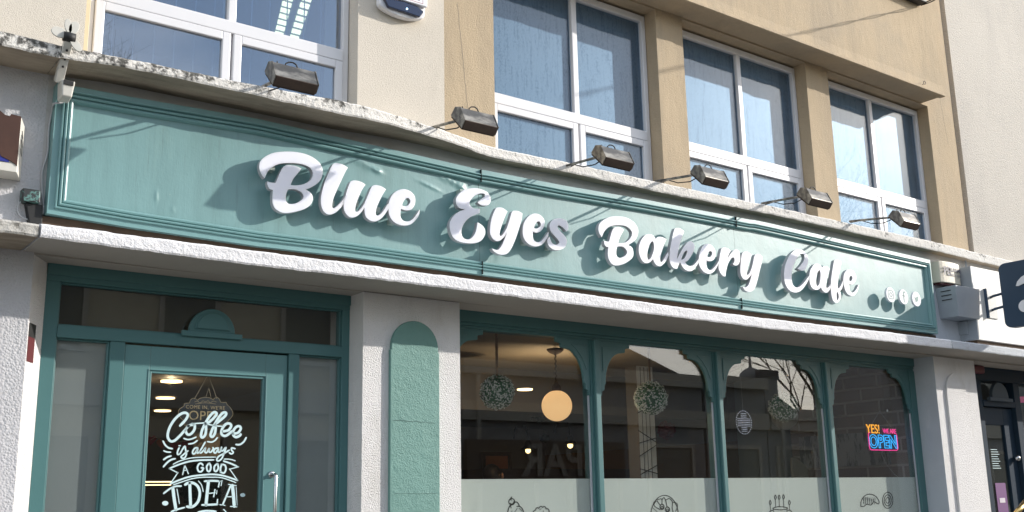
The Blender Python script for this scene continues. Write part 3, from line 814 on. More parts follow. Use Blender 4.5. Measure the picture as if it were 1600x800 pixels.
# line drawings on the frosted film
yv = 0.2705
dr = MB()
W_LINE = 1.55
_rb = rb
def rb(mb, ox, oy, strokes, s=10.0): _rb(mb, ox, oy, [(w * W_LINE, p) for w, p in strokes], s)
def circ(mb, cx_, cy_, rx, ry, w, a0=0, a1=360, n=20):
    ribbon(mb, [(cx_ + rx * math.cos(R(a0 + (a1 - a0) * k / n)), cy_ + ry * math.sin(R(a0 + (a1 - a0) * k / n))) for k in range(n + 1)], w * W_LINE, yv, step=2)
rb(dr, 780, 760, [(1.0, [(300,345),(290,300),(315,262)]), (1.0, [(395,395),(450,395),(490,450),(500,490)]), (1.0, [(440,500),(520,505),(580,560),(610,640)]), (1.0, [(275,475),(235,550),(215,640)]),
    (0.9, [(300,540),(290,480),(340,450)]), (0.9, [(390,640),(450,550)]), (0.9, [(500,550),(570,610)]), (0.9, [(280,420),(310,440),(355,420),(365,380)]),
    (1.0, [(215,640),(200,720),(230,790)]), (1.0, [(610,640),(640,720),(600,790)]), (0.9, [(320,610),(310,640)]),
    (1.0, [(850,640),(870,610),(910,590),(920,550),(960,530),(990,550),(1020,505),(1060,500),(1085,525),(1120,500),(1160,520),(1175,560),(1220,560),(1245,600),(1250,640)]),
    (0.9, [(1010,585),(1050,560)]), (0.9, [(1100,640),(1110,610)])], s=16)
circ(dr, 799.7, 784, 4.6, 4.9, 1.0)
dr.build('cupcake_drawing', M_['black_vinyl'], shopw); dr = MB()
circ(dr, 1038.5, 806, 21.5, 32, 0.8, 180, 360)
circ(dr, 1034.5, 792, 3.2, 4, 0.9); circ(dr, 1034.5, 793, 1.6, 2, 0.8); circ(dr, 1043, 796, 3.3, 3.8, 0.9); circ(dr, 1043, 797, 1.5, 1.8, 0.8)
rb(dr, 1000, 760, [(0.8, [(550,455),(550,335),(520,310),(480,320),(420,330)]), (0.8, [(550,335),(600,280),(640,350),(660,430),(680,520)]), (0.8, [(640,350),(710,305),(760,320),(810,390),(805,540),(830,640)]),
    (0.8, [(510,470),(450,400),(430,360),(370,410),(360,490),(500,580)]), (0.8, [(820,400),(910,415),(940,470),(920,560),(890,620)]), (0.8, [(320,540),(430,630)]), (0.8, [(340,400),(420,330)])], s=16)
dr.build('pastry_drawing', M_['black_vinyl'], shopw); dr = MB()
# cake
K = 4.444
rb(dr, 1100, 730, [(0.9, [(482,282),(520,274),(575,280),(575,290),(530,296),(482,290),(482,282)]), (0.9, [(482,290),(484,330)]), (0.9, [(576,290),(578,330)]), (0.9, [(450,315),(470,300),(480,300)]), (0.9, [(580,298),(600,300),(612,315)])], s=K)
for (cx_, y0_, y1_) in ((462, 262, 300), (498, 225, 272), (524, 225, 274), (554, 222, 276), (595, 262, 300)):
    rb(dr, 1100, 730, [(0.9, [(cx_, y1_), (cx_ - 2, y0_)]), (0.8, [(cx_ - 2, y0_), (cx_ - 8, y0_ - 14), (cx_ - 3, y0_ - 32), (cx_ + 5, y0_ - 14), (cx_ - 2, y0_)])], s=K)
dr.build('birthday_cake_drawing', M_['black_vinyl'], shopw); dr = MB()
rb(dr, 1100, 730, [(0.9, [(1090,272),(1092,235),(1115,200),(1150,187),(1190,200),(1215,235),(1210,255),(1180,240),(1160,262),(1130,258),(1110,272),(1090,272)])] +
   [(0.7, [(1105 + k * 14, 215 - 8 * math.sin(k)), (1112 + k * 12, 255)]) for k in range(7)] + [(0.7, [(1112 + k * 14, 212), (1108 + k * 13, 250)]) for k in range(6)], s=K)
dr.build('croissant_drawing', M_['black_vinyl'], shopw); dr = MB()
for rr in (1.0, 0.68, 0.36): circ(dr, 1100 + 1276 / K, 730 + 230 / K, 8 * rr, 12.6 * rr, 0.8)
dr.build('biscuit_drawing', M_['black_vinyl'], shopw)

# ================================================================== FASCIA SIGN
sign = thing('shop_sign', 'long sage green fascia board with white cut-out script letters reading Blue Eyes Bakery Cafe', 'sign', (5.6, 0, 3.15))
FT = [(1.365, 3.916), (1.755, 3.923), (2.541, 3.950), (3.458, 3.932), (4.24, 3.915), (4.27, 3.918), (5.0, 3.925), (5.823, 3.947), (7.12, 3.962), (7.14, 3.968), (7.389, 3.967), (9.885, 3.934)]
FB = [(1.356, 3.168), (1.802, 3.152), (2.571, 3.141), (3.181, 3.151), (4.181, 3.149), (5.114, 3.150), (7.297, 3.151), (9.876, 3.168)]
XL, XR = 1.36, 9.882
NSEG = 170
PROF = [(0, 0.0), (0, 0.075), (0.034, 0.0755), (0.036, 0.089), (0.042, 0.091), (0.047, 0.082), (0.050, 0.073), (0.055, 0.087), (0.061, 0.091), (0.067, 0.086), (0.071, 0.068), (0.076, 0.078), (0.084, 0.0805), (0.092, 0.077), (0.098, 0.060), (0.100, 0.052)]
def ring(u, h):
    pts = []
    wv = lambda x, s: 0.0012 * noise.noise(Vector((x * 4, s, 0)))
    for i in range(NSEG + 1):
        x = XL + u + (XR - XL - 2 * u) * i / NSEG
        pts.append((x, -h + wv(x, 1), poly_interp(FB, x) + u))
    for i in range(12): pts.append((XR - u, -h, poly_interp(FB, XR) + u + (poly_interp(FT, XR) - poly_interp(FB, XR) - 2 * u) * (i + 1) / 13))
    for i in range(NSEG, -1, -1):
        x = XL + u + (XR - XL - 2 * u) * i / NSEG
        pts.append((x, -h + wv(x, 5), poly_interp(FT, x) - u))
    for i in range(12): pts.append((XL + u, -h, poly_interp(FT, XL) - u - (poly_interp(FT, XL) - poly_interp(FB, XL) - 2 * u) * (i + 1) / 13))
    return pts
mb = MB(); rings = [ring(u, h) for u, h in PROF]; nr = len(rings[0])
for rg in rings: mb.v += rg
for j in range(len(rings) - 1):
    for i in range(nr): mb.f.append((j * nr + i, j * nr + (i + 1) % nr, (j + 1) * nr + (i + 1) % nr, (j + 1) * nr + i)); mb.mi.append(0)
mb.build('moulding', M_['moulding'], sign)
# the boards: a fine grid so that blisters and warps are real relief
BY = -0.052
def board(x0, x1, seed):
    nx = int((x1 - x0) / 0.008); nz = 84
    mb = MB(); vs = []; fs = []
    bl = [(3.30, 3.80, .10, .035, .006), (3.40, 3.77, .05, .02, .010), (3.98, 3.80, .12, .03, .007), (4.08, 3.77, .04, .035, .010), (4.20, 3.33, .05, .07, .006), (4.32, 3.3, .05, .05, -.005), (3.82, 3.73, .10, .015, .006), (1.95, 3.36, .01, .04, .003), (2.05, 3.30, .012, .02, .003)]
    for i in range(nx + 1):
        x = x0 + (x1 - x0) * i / nx
        zb_ = poly_interp(FB, x) + 0.098; zt_ = poly_interp(FT, x) - 0.098
        for k in range(nz + 1):
            z = zb_ + (zt_ - zb_) * k / nz
            d_ = 0.0018 * noise.noise(Vector((x * 2.5, z * 3, seed)))
            for bx, bz, rx, rz, a_ in bl:
                q_ = ((x - bx) / rx) ** 2 + ((z - bz + 0.25 * (x - bx)) / rz) ** 2
                if q_ < 6: d_ += a_ * math.exp(-q_ * 1.5) * (1 + 0.6 * noise.noise(Vector((x * 30, z * 30, 2))))
            vs.append((x, BY - max(d_, -.002) - 0.0002, z))
    for i in range(nx):
        for k in range(nz): fs.append((i * (nz + 1) + k, (i + 1) * (nz + 1) + k, (i + 1) * (nz + 1) + k + 1, i * (nz + 1) + k + 1))
    mb.v = vs; mb.f = fs; mb.mi = [0] * len(fs)
    return mb.build('board', M_['fascia'], sign, smooth=True)
s1, s2 = X(748.5, 350, -.052), X(1149, 400, -.052)
board(XL + 0.095, s1 - 0.0015, 1); board(s1 + 0.0015, s2 - 0.0015, 2); board(s2 + 0.0015, XR - 0.095, 3)
MB().box(XL + 0.02, XR - 0.02, -0.046, -0.002, 3.19, 3.88).build('backing_board', M_['gap'], sign)
for sx, zz in ((s1, 1), (s2, 1)):
    mb = MB()
    mb.box(sx - 0.0015, sx + 0.0015, -0.0922, -0.05, poly_interp(FT, sx) - 0.094, poly_interp(FT, sx) - 0.002)
    mb.build('joint', M_['gap'], sign); mb = MB()
    mb.box(sx - 0.0012, sx + 0.0012, -0.0922, -0.05, poly_interp(FB, sx) + 0.002, poly_interp(FB, sx) + 0.094)
    mb.build('joint', M_['gap'], sign)

C1 = 1
LET = {
 'B_Blue': ((400, 235, 8), [(108,350,1),(60,280),(40,200),(60,130),(120,75),(220,30),(350,15),(480,18),(600,40),(700,80),(780,140),(822,200),(835,270),(820,340),(790,390),(720,445),(620,490,1),(670,518),(705,565),(708,620),(680,680),(610,730),(500,765),(400,782),(320,775),(250,735),(215,680),(205,600),(212,495,1),(170,480),(145,430),(142,385,1),(185,400),(245,405,1),(270,350),(300,280),(335,215),(370,188),(420,183),(500,195),(568,228,1),(520,290),(470,350),(432,432,1),(500,437),(580,425),(650,395),(695,350),(710,290),(690,235),(640,195),(550,168),(430,158),(310,165),(220,200),(150,260)],
     [(400,490,1),(380,540),(372,610),(390,655),(430,670),(500,660),(570,620),(592,575),(570,525),(500,490),(440,484)]),
 'l_Blue': ((495, 250, 10), [(485,120,1),(430,220),(370,350),(310,480),(260,600),(240,690),(245,745),(285,745),(350,690),(410,620),(445,560,1),(440,650,1),(415,690),(370,750),(300,815),(230,848),(160,845),(100,790),(68,700),(65,600),(85,480),(130,330),(190,190),(235,90),(265,55),(310,48),(380,60),(440,88)]),
 'u_Blue': ((530, 275, 10), [(68,440,1),(70,380),(90,340),(130,200),(165,110),(190,78),(240,68),(310,80),(370,105),(410,135,1),(350,230),(300,340),(260,450),(250,540),(270,560),(310,540),(370,470),(420,370),(470,250),(500,180),(530,148),(580,142),(650,158),(700,185),(730,210,1),(670,310),(620,410),(580,510),(570,590),(590,618),(640,600),(700,530),(750,450),(780,425,1),(782,490,1),(740,560),(670,650),(600,700),(530,710),(460,680),(410,620),(392,500,1),(340,570),(280,625),(210,650),(150,635),(100,580),(75,520)]),
 'e_Blue': ((580, 280, 10), [(757,478,1),(745,560),(700,630),(640,690),(560,722),(470,720),(380,685),(320,630),(280,550),(270,450),(280,350),(320,260),(380,195),(460,160),(540,158),(620,195),(675,260),(690,340),(670,420),(620,478),(550,488),(500,478),(465,460,1),(455,530),(460,590),(490,640),(550,660),(620,645),(680,590),(720,530)],
     [(485,410,1),(500,360),(540,305),(580,295),(610,330),(605,370),(570,410),(520,422)]),
 'E_Eyes': ((695, 290, 8), [(410,212,1),(440,180),(475,155),(500,135),(495,105),(440,100),(370,130),(320,185),(310,225),(330,260),(370,285),(440,288,1),(435,345,1),(380,365),(310,400),(250,460),(212,540),(210,610),(240,660),(300,672),(350,640),(385,580),(400,520),(410,458,1),(480,510),(505,570),(495,630),(450,690),(380,718),(280,720),(170,695),(100,640),(65,550),(65,460),(110,380),(180,325),(250,298,1),(180,280),(145,230),(140,165),(180,100),(250,50),(340,32),(430,38),(520,75),(565,130),(575,190),(540,245),(460,245)]),
 'y_Eyes': ((750, 320, 10), [(215,120),(245,60),(270,42),(330,42),(380,65),(428,105,1),(390,190),(350,290),(315,400),(305,470),(325,488),(360,460),(410,380),(450,270),(480,170),(500,110),(535,92),(600,100),(662,135,1),(650,230),(610,370),(560,520),(500,660),(440,750),(370,780),(290,770),(220,730),(188,680,1),(240,702),(290,698),(330,650),(370,570),(400,490),(418,440,1),(370,510),(310,560),(260,568),(200,530),(160,450),(160,340),(180,220)]),
 'e_Eyes': ((810, 325, 10), [(470,370,1),(472,425,1),(450,470),(400,540),(330,590),(240,598),(150,555),(90,480),(68,390),(75,280),(110,190),(170,120),(240,88),(310,95),(370,135),(408,200),(405,270),(370,340),(320,380),(270,385),(225,365,1),(225,450),(250,510),(300,535),(360,515),(410,460)],
     [(243,315,1),(255,270),(290,220),(325,210),(348,240),(345,280),(310,312),(270,322)]),
 's_Eyes': ((810, 325, 10), [(485,445,1),(505,500),(530,550),(570,572),(610,570),(638,540),(620,500),(570,440),(510,370),(488,300),(500,235),(550,180),(620,160),(700,170),(760,210),(782,280),(775,340),(748,362,1),(700,310),(650,275),(615,280),(620,320),(660,370),(720,430),(755,490),(755,560),(720,620),(650,655),(570,655),(500,620),(460,560),(455,490)]),
 'B_Bakery': ((925, 330, 8), [(122,325,1),(90,270),(80,210),(100,150),(160,100),(240,68),(340,65),(430,80),(510,125),(560,185),(578,250),(565,320),(530,370),(450,425,1),(500,455),(518,520),(505,580),(450,630),(380,665),(310,678),(250,660),(210,600),(198,530),(205,450,1),(175,440),(155,410),(152,370,1),(180,378),(215,378,1),(230,320),(250,250),(275,208),(310,197),(350,200),(402,230,1),(375,280),(345,340),(328,398,1),(400,395),(450,370),(490,320),(500,270),(480,230),(430,190),(350,175),(270,180),(200,205),(150,260)],
     [(315,445,1),(303,500),(310,560),(345,583),(395,570),(430,540),(438,505),(415,465),(370,440)]),
 'a_Bakery': ((990, 355, 10), [(348,190,1),(300,125),(240,108),(180,125),(120,200),(85,300),(85,400),(120,500),(170,555),(230,560),(275,530),(303,495,1),(330,560),(370,600),(420,610),(470,575),(510,520),(548,440,1),(543,385,1),(500,450),(460,520),(430,548),(415,510),(430,420),(460,320),(490,240),(513,190,1),(450,155),(390,150),(362,165)],
     [(300,222),(255,260),(220,370),(212,460),(230,508),(270,480),(310,380),(320,290)]),
 'k_Bakery': ((1040, 355, 10), [(290,65,1),(240,25),(190,12),(150,20),(125,70),(95,210),(65,370),(60,480),(80,580),(130,640),(180,650,1),(200,600),(225,545,1),(260,610),(310,665),(380,690),(430,670),(480,610),(522,545,1),(518,490,1),(470,560),(420,600),(370,605),(330,580),(305,540,1),(350,520),(400,450),(440,370),(453,300),(435,245),(390,218),(340,240),(290,300),(235,390),(180,497,1),(190,420),(215,300),(250,180)],
     [(245,510,1),(270,430),(310,375),(338,370),(325,430),(290,490)]),
 'e_Bakery': ((1080, 375, 10), [(435,320,1),(428,370,1),(380,460),(330,515),(270,528),(200,500),(145,430),(120,360),(125,240),(150,150),(190,85),(245,60),(310,75),(360,130),(383,210),(365,290),(320,328),(270,330),(240,315,1),(238,390),(260,450),(300,470),(350,440),(400,380)],
     [(250,260,1),(265,200),(300,172),(328,195),(320,240),(285,270)]),
 'r_Bakery': ((1120, 380, 10), [(215,120,1),(170,80),(110,68),(75,85),(55,160),(35,280),(28,380),(50,450),(90,505),(135,520,1),(145,440),(170,340),(210,260),(250,222),(275,240),(275,290),(250,325,1),(290,350),(335,335),(362,270),(360,180),(340,120),(300,100),(255,120),(200,190),(163,255,1),(185,180)]),
 'y_Bakery': ((1120, 380, 10), [(395,170),(420,138),(460,130),(500,145),(543,185,1),(520,260),(490,360),(470,450),(475,498),(510,470),(545,390),(570,290),(590,200),(615,172),(660,172),(714,205,1),(705,290),(670,430),(640,560),(600,690),(560,745),(500,758),(440,735),(405,680,1),(450,690),(490,660),(520,590),(548,480,1),(510,530),(460,572),(410,550),(375,480),(370,380),(378,270)]),
 'C_Cafe': ((1215, 385, 10), [(490,460,1),(485,520,1),(440,600),(380,680),(310,718),(240,715),(170,670),(120,580),(102,470),(110,340),(150,210),(210,110),(280,55),(350,48),(420,80),(465,145),(478,220),(460,310),(420,370),(370,378),(305,345,1),(340,320),(380,270),(415,210),(420,150),(395,118),(350,125),(300,190),(255,290),(225,400),(220,500),(235,590),(280,638),(330,635),(390,590),(440,530)]),
 'a_Cafe': ((1260, 400, 10), [(245,190,1),(215,140),(160,120),(110,145),(65,220),(48,310),(55,420),(90,500),(150,530),(195,520),(228,485,1),(255,540),(300,572),(340,560),(380,500,1),(382,440,1),(345,490),(315,500),(310,460),(325,360),(345,270),(368,195,1),(320,165),(265,160)],
     [(200,222),(170,270),(152,370),(155,450),(175,470),(205,430),(222,330),(218,250)]),
 'f_Cafe': ((1260, 400, 10), [(548,100,1),(530,200),(505,320),(490,430),(488,500),(515,500),(550,440),(573,385,1),(576,440,1),(555,510),(525,550,1),(540,600),(540,650),(510,715),(460,733),(420,700),(395,620),(385,520),(385,400),(400,270),(420,150),(435,75),(470,58),(520,70)],
     [(478,560),(470,620),(480,695),(505,650),(500,590)]),
 'e_Cafe': ((1260, 400, 10), [(822,445,1),(810,520),(770,600),(720,625),(660,605),(610,540),(585,440),(580,340),(600,260),(645,215),(700,212),(750,250),(778,320),(770,390),(735,440),(700,445),(672,435,1),(670,500),(690,560),(730,570),(780,520),(808,460)],
     [(668,385,1),(672,340),(695,310),(718,330),(715,370),(690,395)]),
}
LY = -0.140
for idx, (k, dta) in enumerate(LET.items()):
    (ox, oy, sc), loops = dta[0], dta[1:]
    lp = [[(ox + p.x / sc, oy + p.y / sc) for p in smooth_loop(l, 6)] for l in loops]
    o = curve_mesh(lp, 'letter', M_['letter'], sign, LY - 0.0006 * (idx % 3), 0.034)
    ch, wd = k.split('_')
    o['label'] = 'white script letter %s of the word %s' % (ch, wd)
    # grey return edge
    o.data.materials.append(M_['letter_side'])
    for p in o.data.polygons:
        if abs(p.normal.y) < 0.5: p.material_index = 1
# spacers that hold the letters off the board
mb = MB()
for px_, py_ in ((425, 262), (470, 322), (518, 318), (556, 318), (590, 328), (614, 346), (722, 300), (712, 365), (790, 385), (822, 378), (860, 386), (948, 345), (960, 404), (1012, 400), (1060, 412), (1092, 424), (1133, 418), (1166, 440), (1233, 452), (1275, 442), (1308, 460), (1316, 452)):
    p = at(px_, py_, -0.1)
    MB().box(p.x - 0.018, p.x + 0.018, LY + 0.036, -0.053, p.z - 0.018, p.z + 0.018).build('spacer', M_['spacer'], sign)
# round icon discs
for k, (cx_, cy_) in enumerate(((1392.0, 460.4), (1412.2, 463.8), (1432.2, 467.2))):
    c = at(cx_, cy_, LY)
    r = 0.0735
    b = MB()
    b.lathe([(r, 0.0), (r, 0.022)], (c.x, LY, c.z), 40, axis='y')
    disc = b.build('icon_disc', M_['white'], sign, bevel=0.001)
    g = MB(); yv_ = LY - 0.0012
    def rr(pts, w): ribbon(g, [(c.x + p[0] * 1.2, c.z + p[1] * 1.2) for p in pts], w * 1.3, yv_, px=False, step=4)
    if k == 0:
        s_ = 0.034
        rr([(s_ * math.copysign(abs(math.cos(a)) ** 0.45, math.cos(a)), s_ * math.copysign(abs(math.sin(a)) ** 0.45, math.sin(a))) for a in [i * math.pi / 12 for i in range(25)]], 0.006)
        rr([(0.016 * math.cos(i * math.pi / 8), 0.016 * math.sin(i * math.pi / 8)) for i in range(17)], 0.006)
        rr([(0.020, 0.021), (0.023, 0.021)], 0.005)
        lb = 'white disc with square camera outline icon'
    elif k == 1:
        rr([(0.020, 0.040), (0.006, 0.040), (0.0, 0.028), (0.0, -0.042)], 0.011); rr([(-0.016, 0.008), (0.018, 0.008)], 0.010)
        lb = 'white disc with letter f icon'
    else:
        g.prism([Vector((c.x + u, yv_, c.z + v)) for u, v in ((-.036, .022), (-.02, .012), (-.002, .010), (.002, .024), (.018, .028), (.026, .020), (.036, .022), (.028, .010), (.026, -.008), (.012, -.024), (-.010, -.030), (-.034, -.024), (-.016, -.018), (-.028, -.008), (-.020, -.008), (-.034, .006), (-.026, .004))], (0, 0.001, 0))
        lb = 'white disc with small bird icon'
    g.build('icon', mat('icon_green%d' % k, (0.10, 0.22, 0.20), 0.5), disc); disc['label'] = lb

# ================================================================== FLOODLIGHTS
def make_lamp():
    t = thing('floodlight', 'x', 'floodlight', (0, -0.60, 4.10), group='floodlights along the upper ledge')
    L = 0.275
    cap = [(-.600, 4.100), (-.655, 4.084), (-.702, 3.988), (-.668, 3.947), (-.555, 4.060)]
    h = MB()
    h.prism([Vector((0.006, y, z)) for y, z in cap], (L - 0.012, 0, 0))
    b = h.build('housing', [M_['lampgrey']], t, bevel=0.004)
    e = MB()
    big = [(-.600, 4.104), (-.659, 4.087), (-.707, 3.987), (-.668, 3.942), (-.550, 4.060)]
    e.prism([Vector((0.0, y, z)) for y, z in big], (0.006, 0, 0)); e.build('end_cap', M_['lampgrey'], t, bevel=0.0015)
    e = MB(); e.prism([Vector((L - 0.006, y, z)) for y, z in big], (0.006, 0, 0))
    e.build('end_cap', M_['lampgrey'], t, bevel=0.0015)
    g = MB()      # brown rim and lens facing down and back
    def along(p, q, s): return (p[0] + (q[0] - p[0]) * s, p[1] + (q[1] - p[1]) * s)
    p, q = (-.668, 3.947), (-.555, 4.060)
    g.prism([Vector((0.007, -.702, 3.987)), Vector((0.007, -.705, 3.982)), Vector((0.007, -.671, 3.938)), Vector((0.007, -.664, 3.944))], (L - 0.014, 0, 0))
    g.prism([Vector((0.007, p[0] + .001, p[1] - .001)), Vector((0.007, p[0] + .012, p[1] - .012)), Vector((0.007, q[0] + .010, q[1] - .012)), Vector((0.007, q[0] + .001, q[1] - .002))], (L - 0.014, 0, 0))
    g.build('rim', M_['lampbrown'], t, bevel=0.001)
    a = MB()
    a.tube([(0.14, -0.05, 4.128), (0.14, -0.30, 4.100), (0.14, -0.567, 4.068)], 0.0105, 8)
    a.build('arm', M_['lampgrey'], t, smooth=True)
    c = MB()
    c.tube([(0.03 + 0.02, -.612, 4.098), (0.05, -.612, 4.112)], 0.004, 6)
    c.tube([(0.10, -.618, 4.094), (0.10, -.618, 4.108), (0.12, -.618, 4.122), (0.145, -.618, 4.126), (0.165, -.618, 4.118), (0.18, -.618, 4.092)], 0.0045, 6)
    c.build('cable_loop', M_['dark'], t, smooth=True)
    w = MB()
    w.tube([(0.175, -.50, 4.070), (0.16, -.40, 4.045), (0.150, -.28, 4.062), (0.17, -.16, 4.118), (0.20, -.02, 4.13)], 0.0045, 6)
    w.build('supply_cable', M_['dark'], t, smooth=True)
    return t
proto = make_lamp()
LP = [((419, 97), 'grey floodlight in front of the office window, the leftmost of six, arm hidden'),
      ((711, 167.5), 'grey floodlight in front of the beige strip between the left windows'),
      ((930, 227.5), 'grey floodlight in front of the window with the big tall panes, third from left'),
      ((1085, 258.5), 'grey floodlight beside the first beige pier, in front of the middle window edge'),
      ((1250.7, 293.5), 'grey floodlight overlapping the second beige pier, fifth from left'),
      ((1394.5, 329), 'rightmost grey floodlight, in front of the window nearest the pale wall')]
for i, ((px_, py_), lab) in enumerate(LP):
    p = at(px_, py_, -0.60)
    o = proto if i == 0 else copy_tree(proto)
    o.location = (p.x, -0.60, p.z)
    o['label'] = lab
    o.rotation_euler = (R((0, .9, -1.2, .6, -.8, 1.1)[i]), R((0, -.8, .5, -.4, .9, -.6)[i]), R((0, 1.5, -1, .8, -1.6, 1.2)[i]))

# ================================================================== LEFT NEIGHBOUR
left = thing('neighbouring_building', 'grey rendered building at the left edge with a rusty box sign on it', 'building', (-1, 0, 0))
MB().box(-5, D0X, 0, 0.45, 0, 4.05).build('wall', M_['greywall'], left)
MB().box(-5, 1.502, 0, 0.5, 4.05, 8.5).build('wall', M_['cream'], left)
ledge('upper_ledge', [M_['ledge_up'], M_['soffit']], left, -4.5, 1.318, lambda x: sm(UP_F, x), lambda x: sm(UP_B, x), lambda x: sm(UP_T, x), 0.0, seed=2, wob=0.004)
ledge('lower_ledge', [M_['ledge_dirty'], M_['soffit']], left, -4.5, 1.262, lambda x: -0.365, lambda x: 2.963, lambda x: 3.030, 0.0, seed=8, wob=0.005)
arch_panel(left, -0.4, X(7, 620), Z(8, 535), 0.022, M_['greywall'])
# broken box sign
bs = thing('box_sign', 'broken box sign with rusty brown face on the grey wall at the left edge', 'sign', (0.9, 0, 3.35))
zt_, zb_ = Z(31, 184, -.14), Z(27, 271, -.14)
xr_ = X(30, 230, -.15)
xs = xr_
xbk = X(36.5, 230, 0)
b = MB(); b.hexa([(xs - .5, -.15, zb_), (xs, -.15, zb_), (xs - .5, 0, zb_), (xbk, 0, zb_), (xs - .5, -.15, zt_), (xs, -.15, zt_), (xs - .5, 0, zt_), (xbk, 0, zt_)])
b.build('casing', M_['offwhite'], bs, bevel=0.004)
f = MB()
pts = [(xs - 0.5, zb_ + .11), (xs - .11, zb_ + .12), (xs - .085, zb_ + .075), (xs - .03, zb_ + .055), (xs - .004, zb_ + .035), (xs - .004, zt_ + .002), (xs - .055, zt_ + .006), (xs - .06, zt_ - .008), (xs - .085, zt_ - .004), (xs - .12, zt_ + .022), (xs - .5, zt_ + .03)]
f.prism([Vector((x, -0.158, z)) for x, z in pts], (0, 0.006, 0)); f.build('rusty_sheet', M_['rust'], bs)
MB().box(xs - 0.5, xs - 0.045, -0.155, -0.1505, zb_ + .05, zb_ + .13).build('blue_strip', M_['blue'], bs)
MB().add([(xs - .5, -.1562, zb_ + .09), (xs - .115, -.1562, zb_ + .085), (xs - .09, -.1562, zb_ + .10), (xs - .5, -.1562, zb_ + .12)], [(0, 1, 2, 3)]).build('white_stripe', M_['white'], bs)
MB().box(xs - 0.5, xs - 0.002, -0.154, -0.1505, zb_ + .001, zb_ + .045).build('bottom_rail', M_['offwhite'], bs, bevel=0.002)
for px_, py_ in ((33.5, 204.5), (32.3, 218), (31, 231.5)):
    f_ = {204.5: .76, 218: .60, 231.5: .44}[py_]; dv = Vector((xbk - xs, .15, 0)); nv = Vector((.15, -(xbk - xs), 0)).normalized()
    zz = zb_ + (zt_ - zb_) * f_
    MB().prism([Vector((xs, -.15, zz)) + dv * u + nv * .0012 + Vector((0, 0, v)) for u, v in ((.30, .012), (.36, .020), (.66, -.006), (.60, -.018))], nv * .001).build('vent_slot', M_['dark'], bs)

# security light / sensor on the upper ledge
cc = thing('security_sensor', 'aged white security sensor on a bracket hanging over the top left corner of the sign', 'sensor', (1.36, -.2, 4.0))
p0 = at(102, 84, -.27); p1 = at(104, 126, -.20); p2 = at(103, 138, -.17)
g = MB(); g.hexa([at(98, 120, -.12), at(110, 120, -.12), at(96, 84, -.30), at(110, 82, -.30), at(98, 118, -.08), at(110, 118, -.08), at(97, 80, -.26), at(110, 78, -.26)])
g = MB(); x0_, x1_ = p0.x - .022, p0.x + .022
g.prism([Vector((x0_, -.335, 4.075)), Vector((x0_, -.305, 4.09)), Vector((x0_, -.15, 3.90)), Vector((x0_, -.185, 3.875))], (x1_ - x0_, 0, 0)); g.build('bracket_arm', M_['offwhite'], cc, bevel=0.003)
for k, (u, v) in enumerate(((.25, .3), (.45, .5), (.62, .72))):
    MB().sphere((p0.x, -.335 + .150 * u - .002, 4.075 - .20 * u - .002), 0.007, 8).build('screw', M_['dark'], cc)
g = MB(); g.lathe([(.026, -.03), (.028, 0), (.026, .03)], (p0.x, -.325, 4.09), 16, axis='x'); g.build('pivot', M_['dark'], cc, smooth=True)
bx = X(104.5, 140, -.20)
g = MB(); zt_ = Z(104, 127, -.20); zb_ = Z(104, 152, -.20)
g.hexa([(bx - .026, -.215, zb_), (bx + .026, -.215, zb_), (bx - .03, -.13, zb_ - .01), (bx + .03, -.13, zb_ - .01), (bx - .036, -.225, zt_), (bx + .036, -.225, zt_), (bx - .036, -.13, zt_), (bx + .036, -.13, zt_)])
g.build('sensor_housing', M_['offwhite'], cc, bevel=0.008, seg=3)
MB().box(bx - .026, bx + .026, -.228, -.218, zt_ - .028, zt_ - .004).build('sensor_window', M_['dark'], cc)
fcx = p0.x
for k, (u, w_, an) in enumerate(((-.075, .03, 12), (.055, .026, 70), (.045, .022, -50), (-.02, .02, 100))):
    d_ = Vector((math.cos(R(an)), 0, math.sin(R(an)))) if k else Vector((-.98, 0, .15))
    c_ = Vector((fcx, -.335, 4.095)) + d_ * .055
    n_ = Vector((-d_.z, 0, d_.x))
    MB().prism([c_ + d_ * (.042 * math.cos(2*math.pi*j/14)) + n_ * (w_ * math.sin(2*math.pi*j/14)) for j in range(14)], (0.0, .010, 0)).build('flap', M_['offwhite'], cc, bevel=0.002)

# small junction box at the sign's lower left corner
jb = thing('junction_box', 'small peeling dark green junction box beside the lower left corner of the sign', 'box', (1.25, 0, 3.2))
p = at(48, 307, -.05)
MB().hexa([(p.x - .045, -.075, p.z - .035), (p.x + .045, -.075, p.z - .035), (p.x - .045, 0, p.z - .035), (p.x + .045, 0, p.z - .035), (p.x - .045, -.06, p.z + .04), (p.x + .045, -.06, p.z + .04), (p.x - .045, 0, p.z + .04), (p.x + .045, 0, p.z + .04)]).build('box_body', mat('peeling_paint', (0.02, 0.022, 0.022), 0.5, stains=[(26, 0.50, 0.54, (0.09, 0.20, 0.18), (1, 1, 1), 1.0)]), jb, bevel=0.006)
MB().hexa([(p.x + .005, -.05, p.z - .15), (p.x + .07, -.05, p.z - .15), (p.x + .005, 0, p.z - .15), (p.x + .07, 0, p.z - .15), (p.x - .02, -.05, p.z - .037), (p.x + .065, -.05, p.z - .037), (p.x - .02, 0, p.z - .037), (p.x + .065, 0, p.z - .037)]).build('conduit_entry', M_['dark'], jb, bevel=0.004)
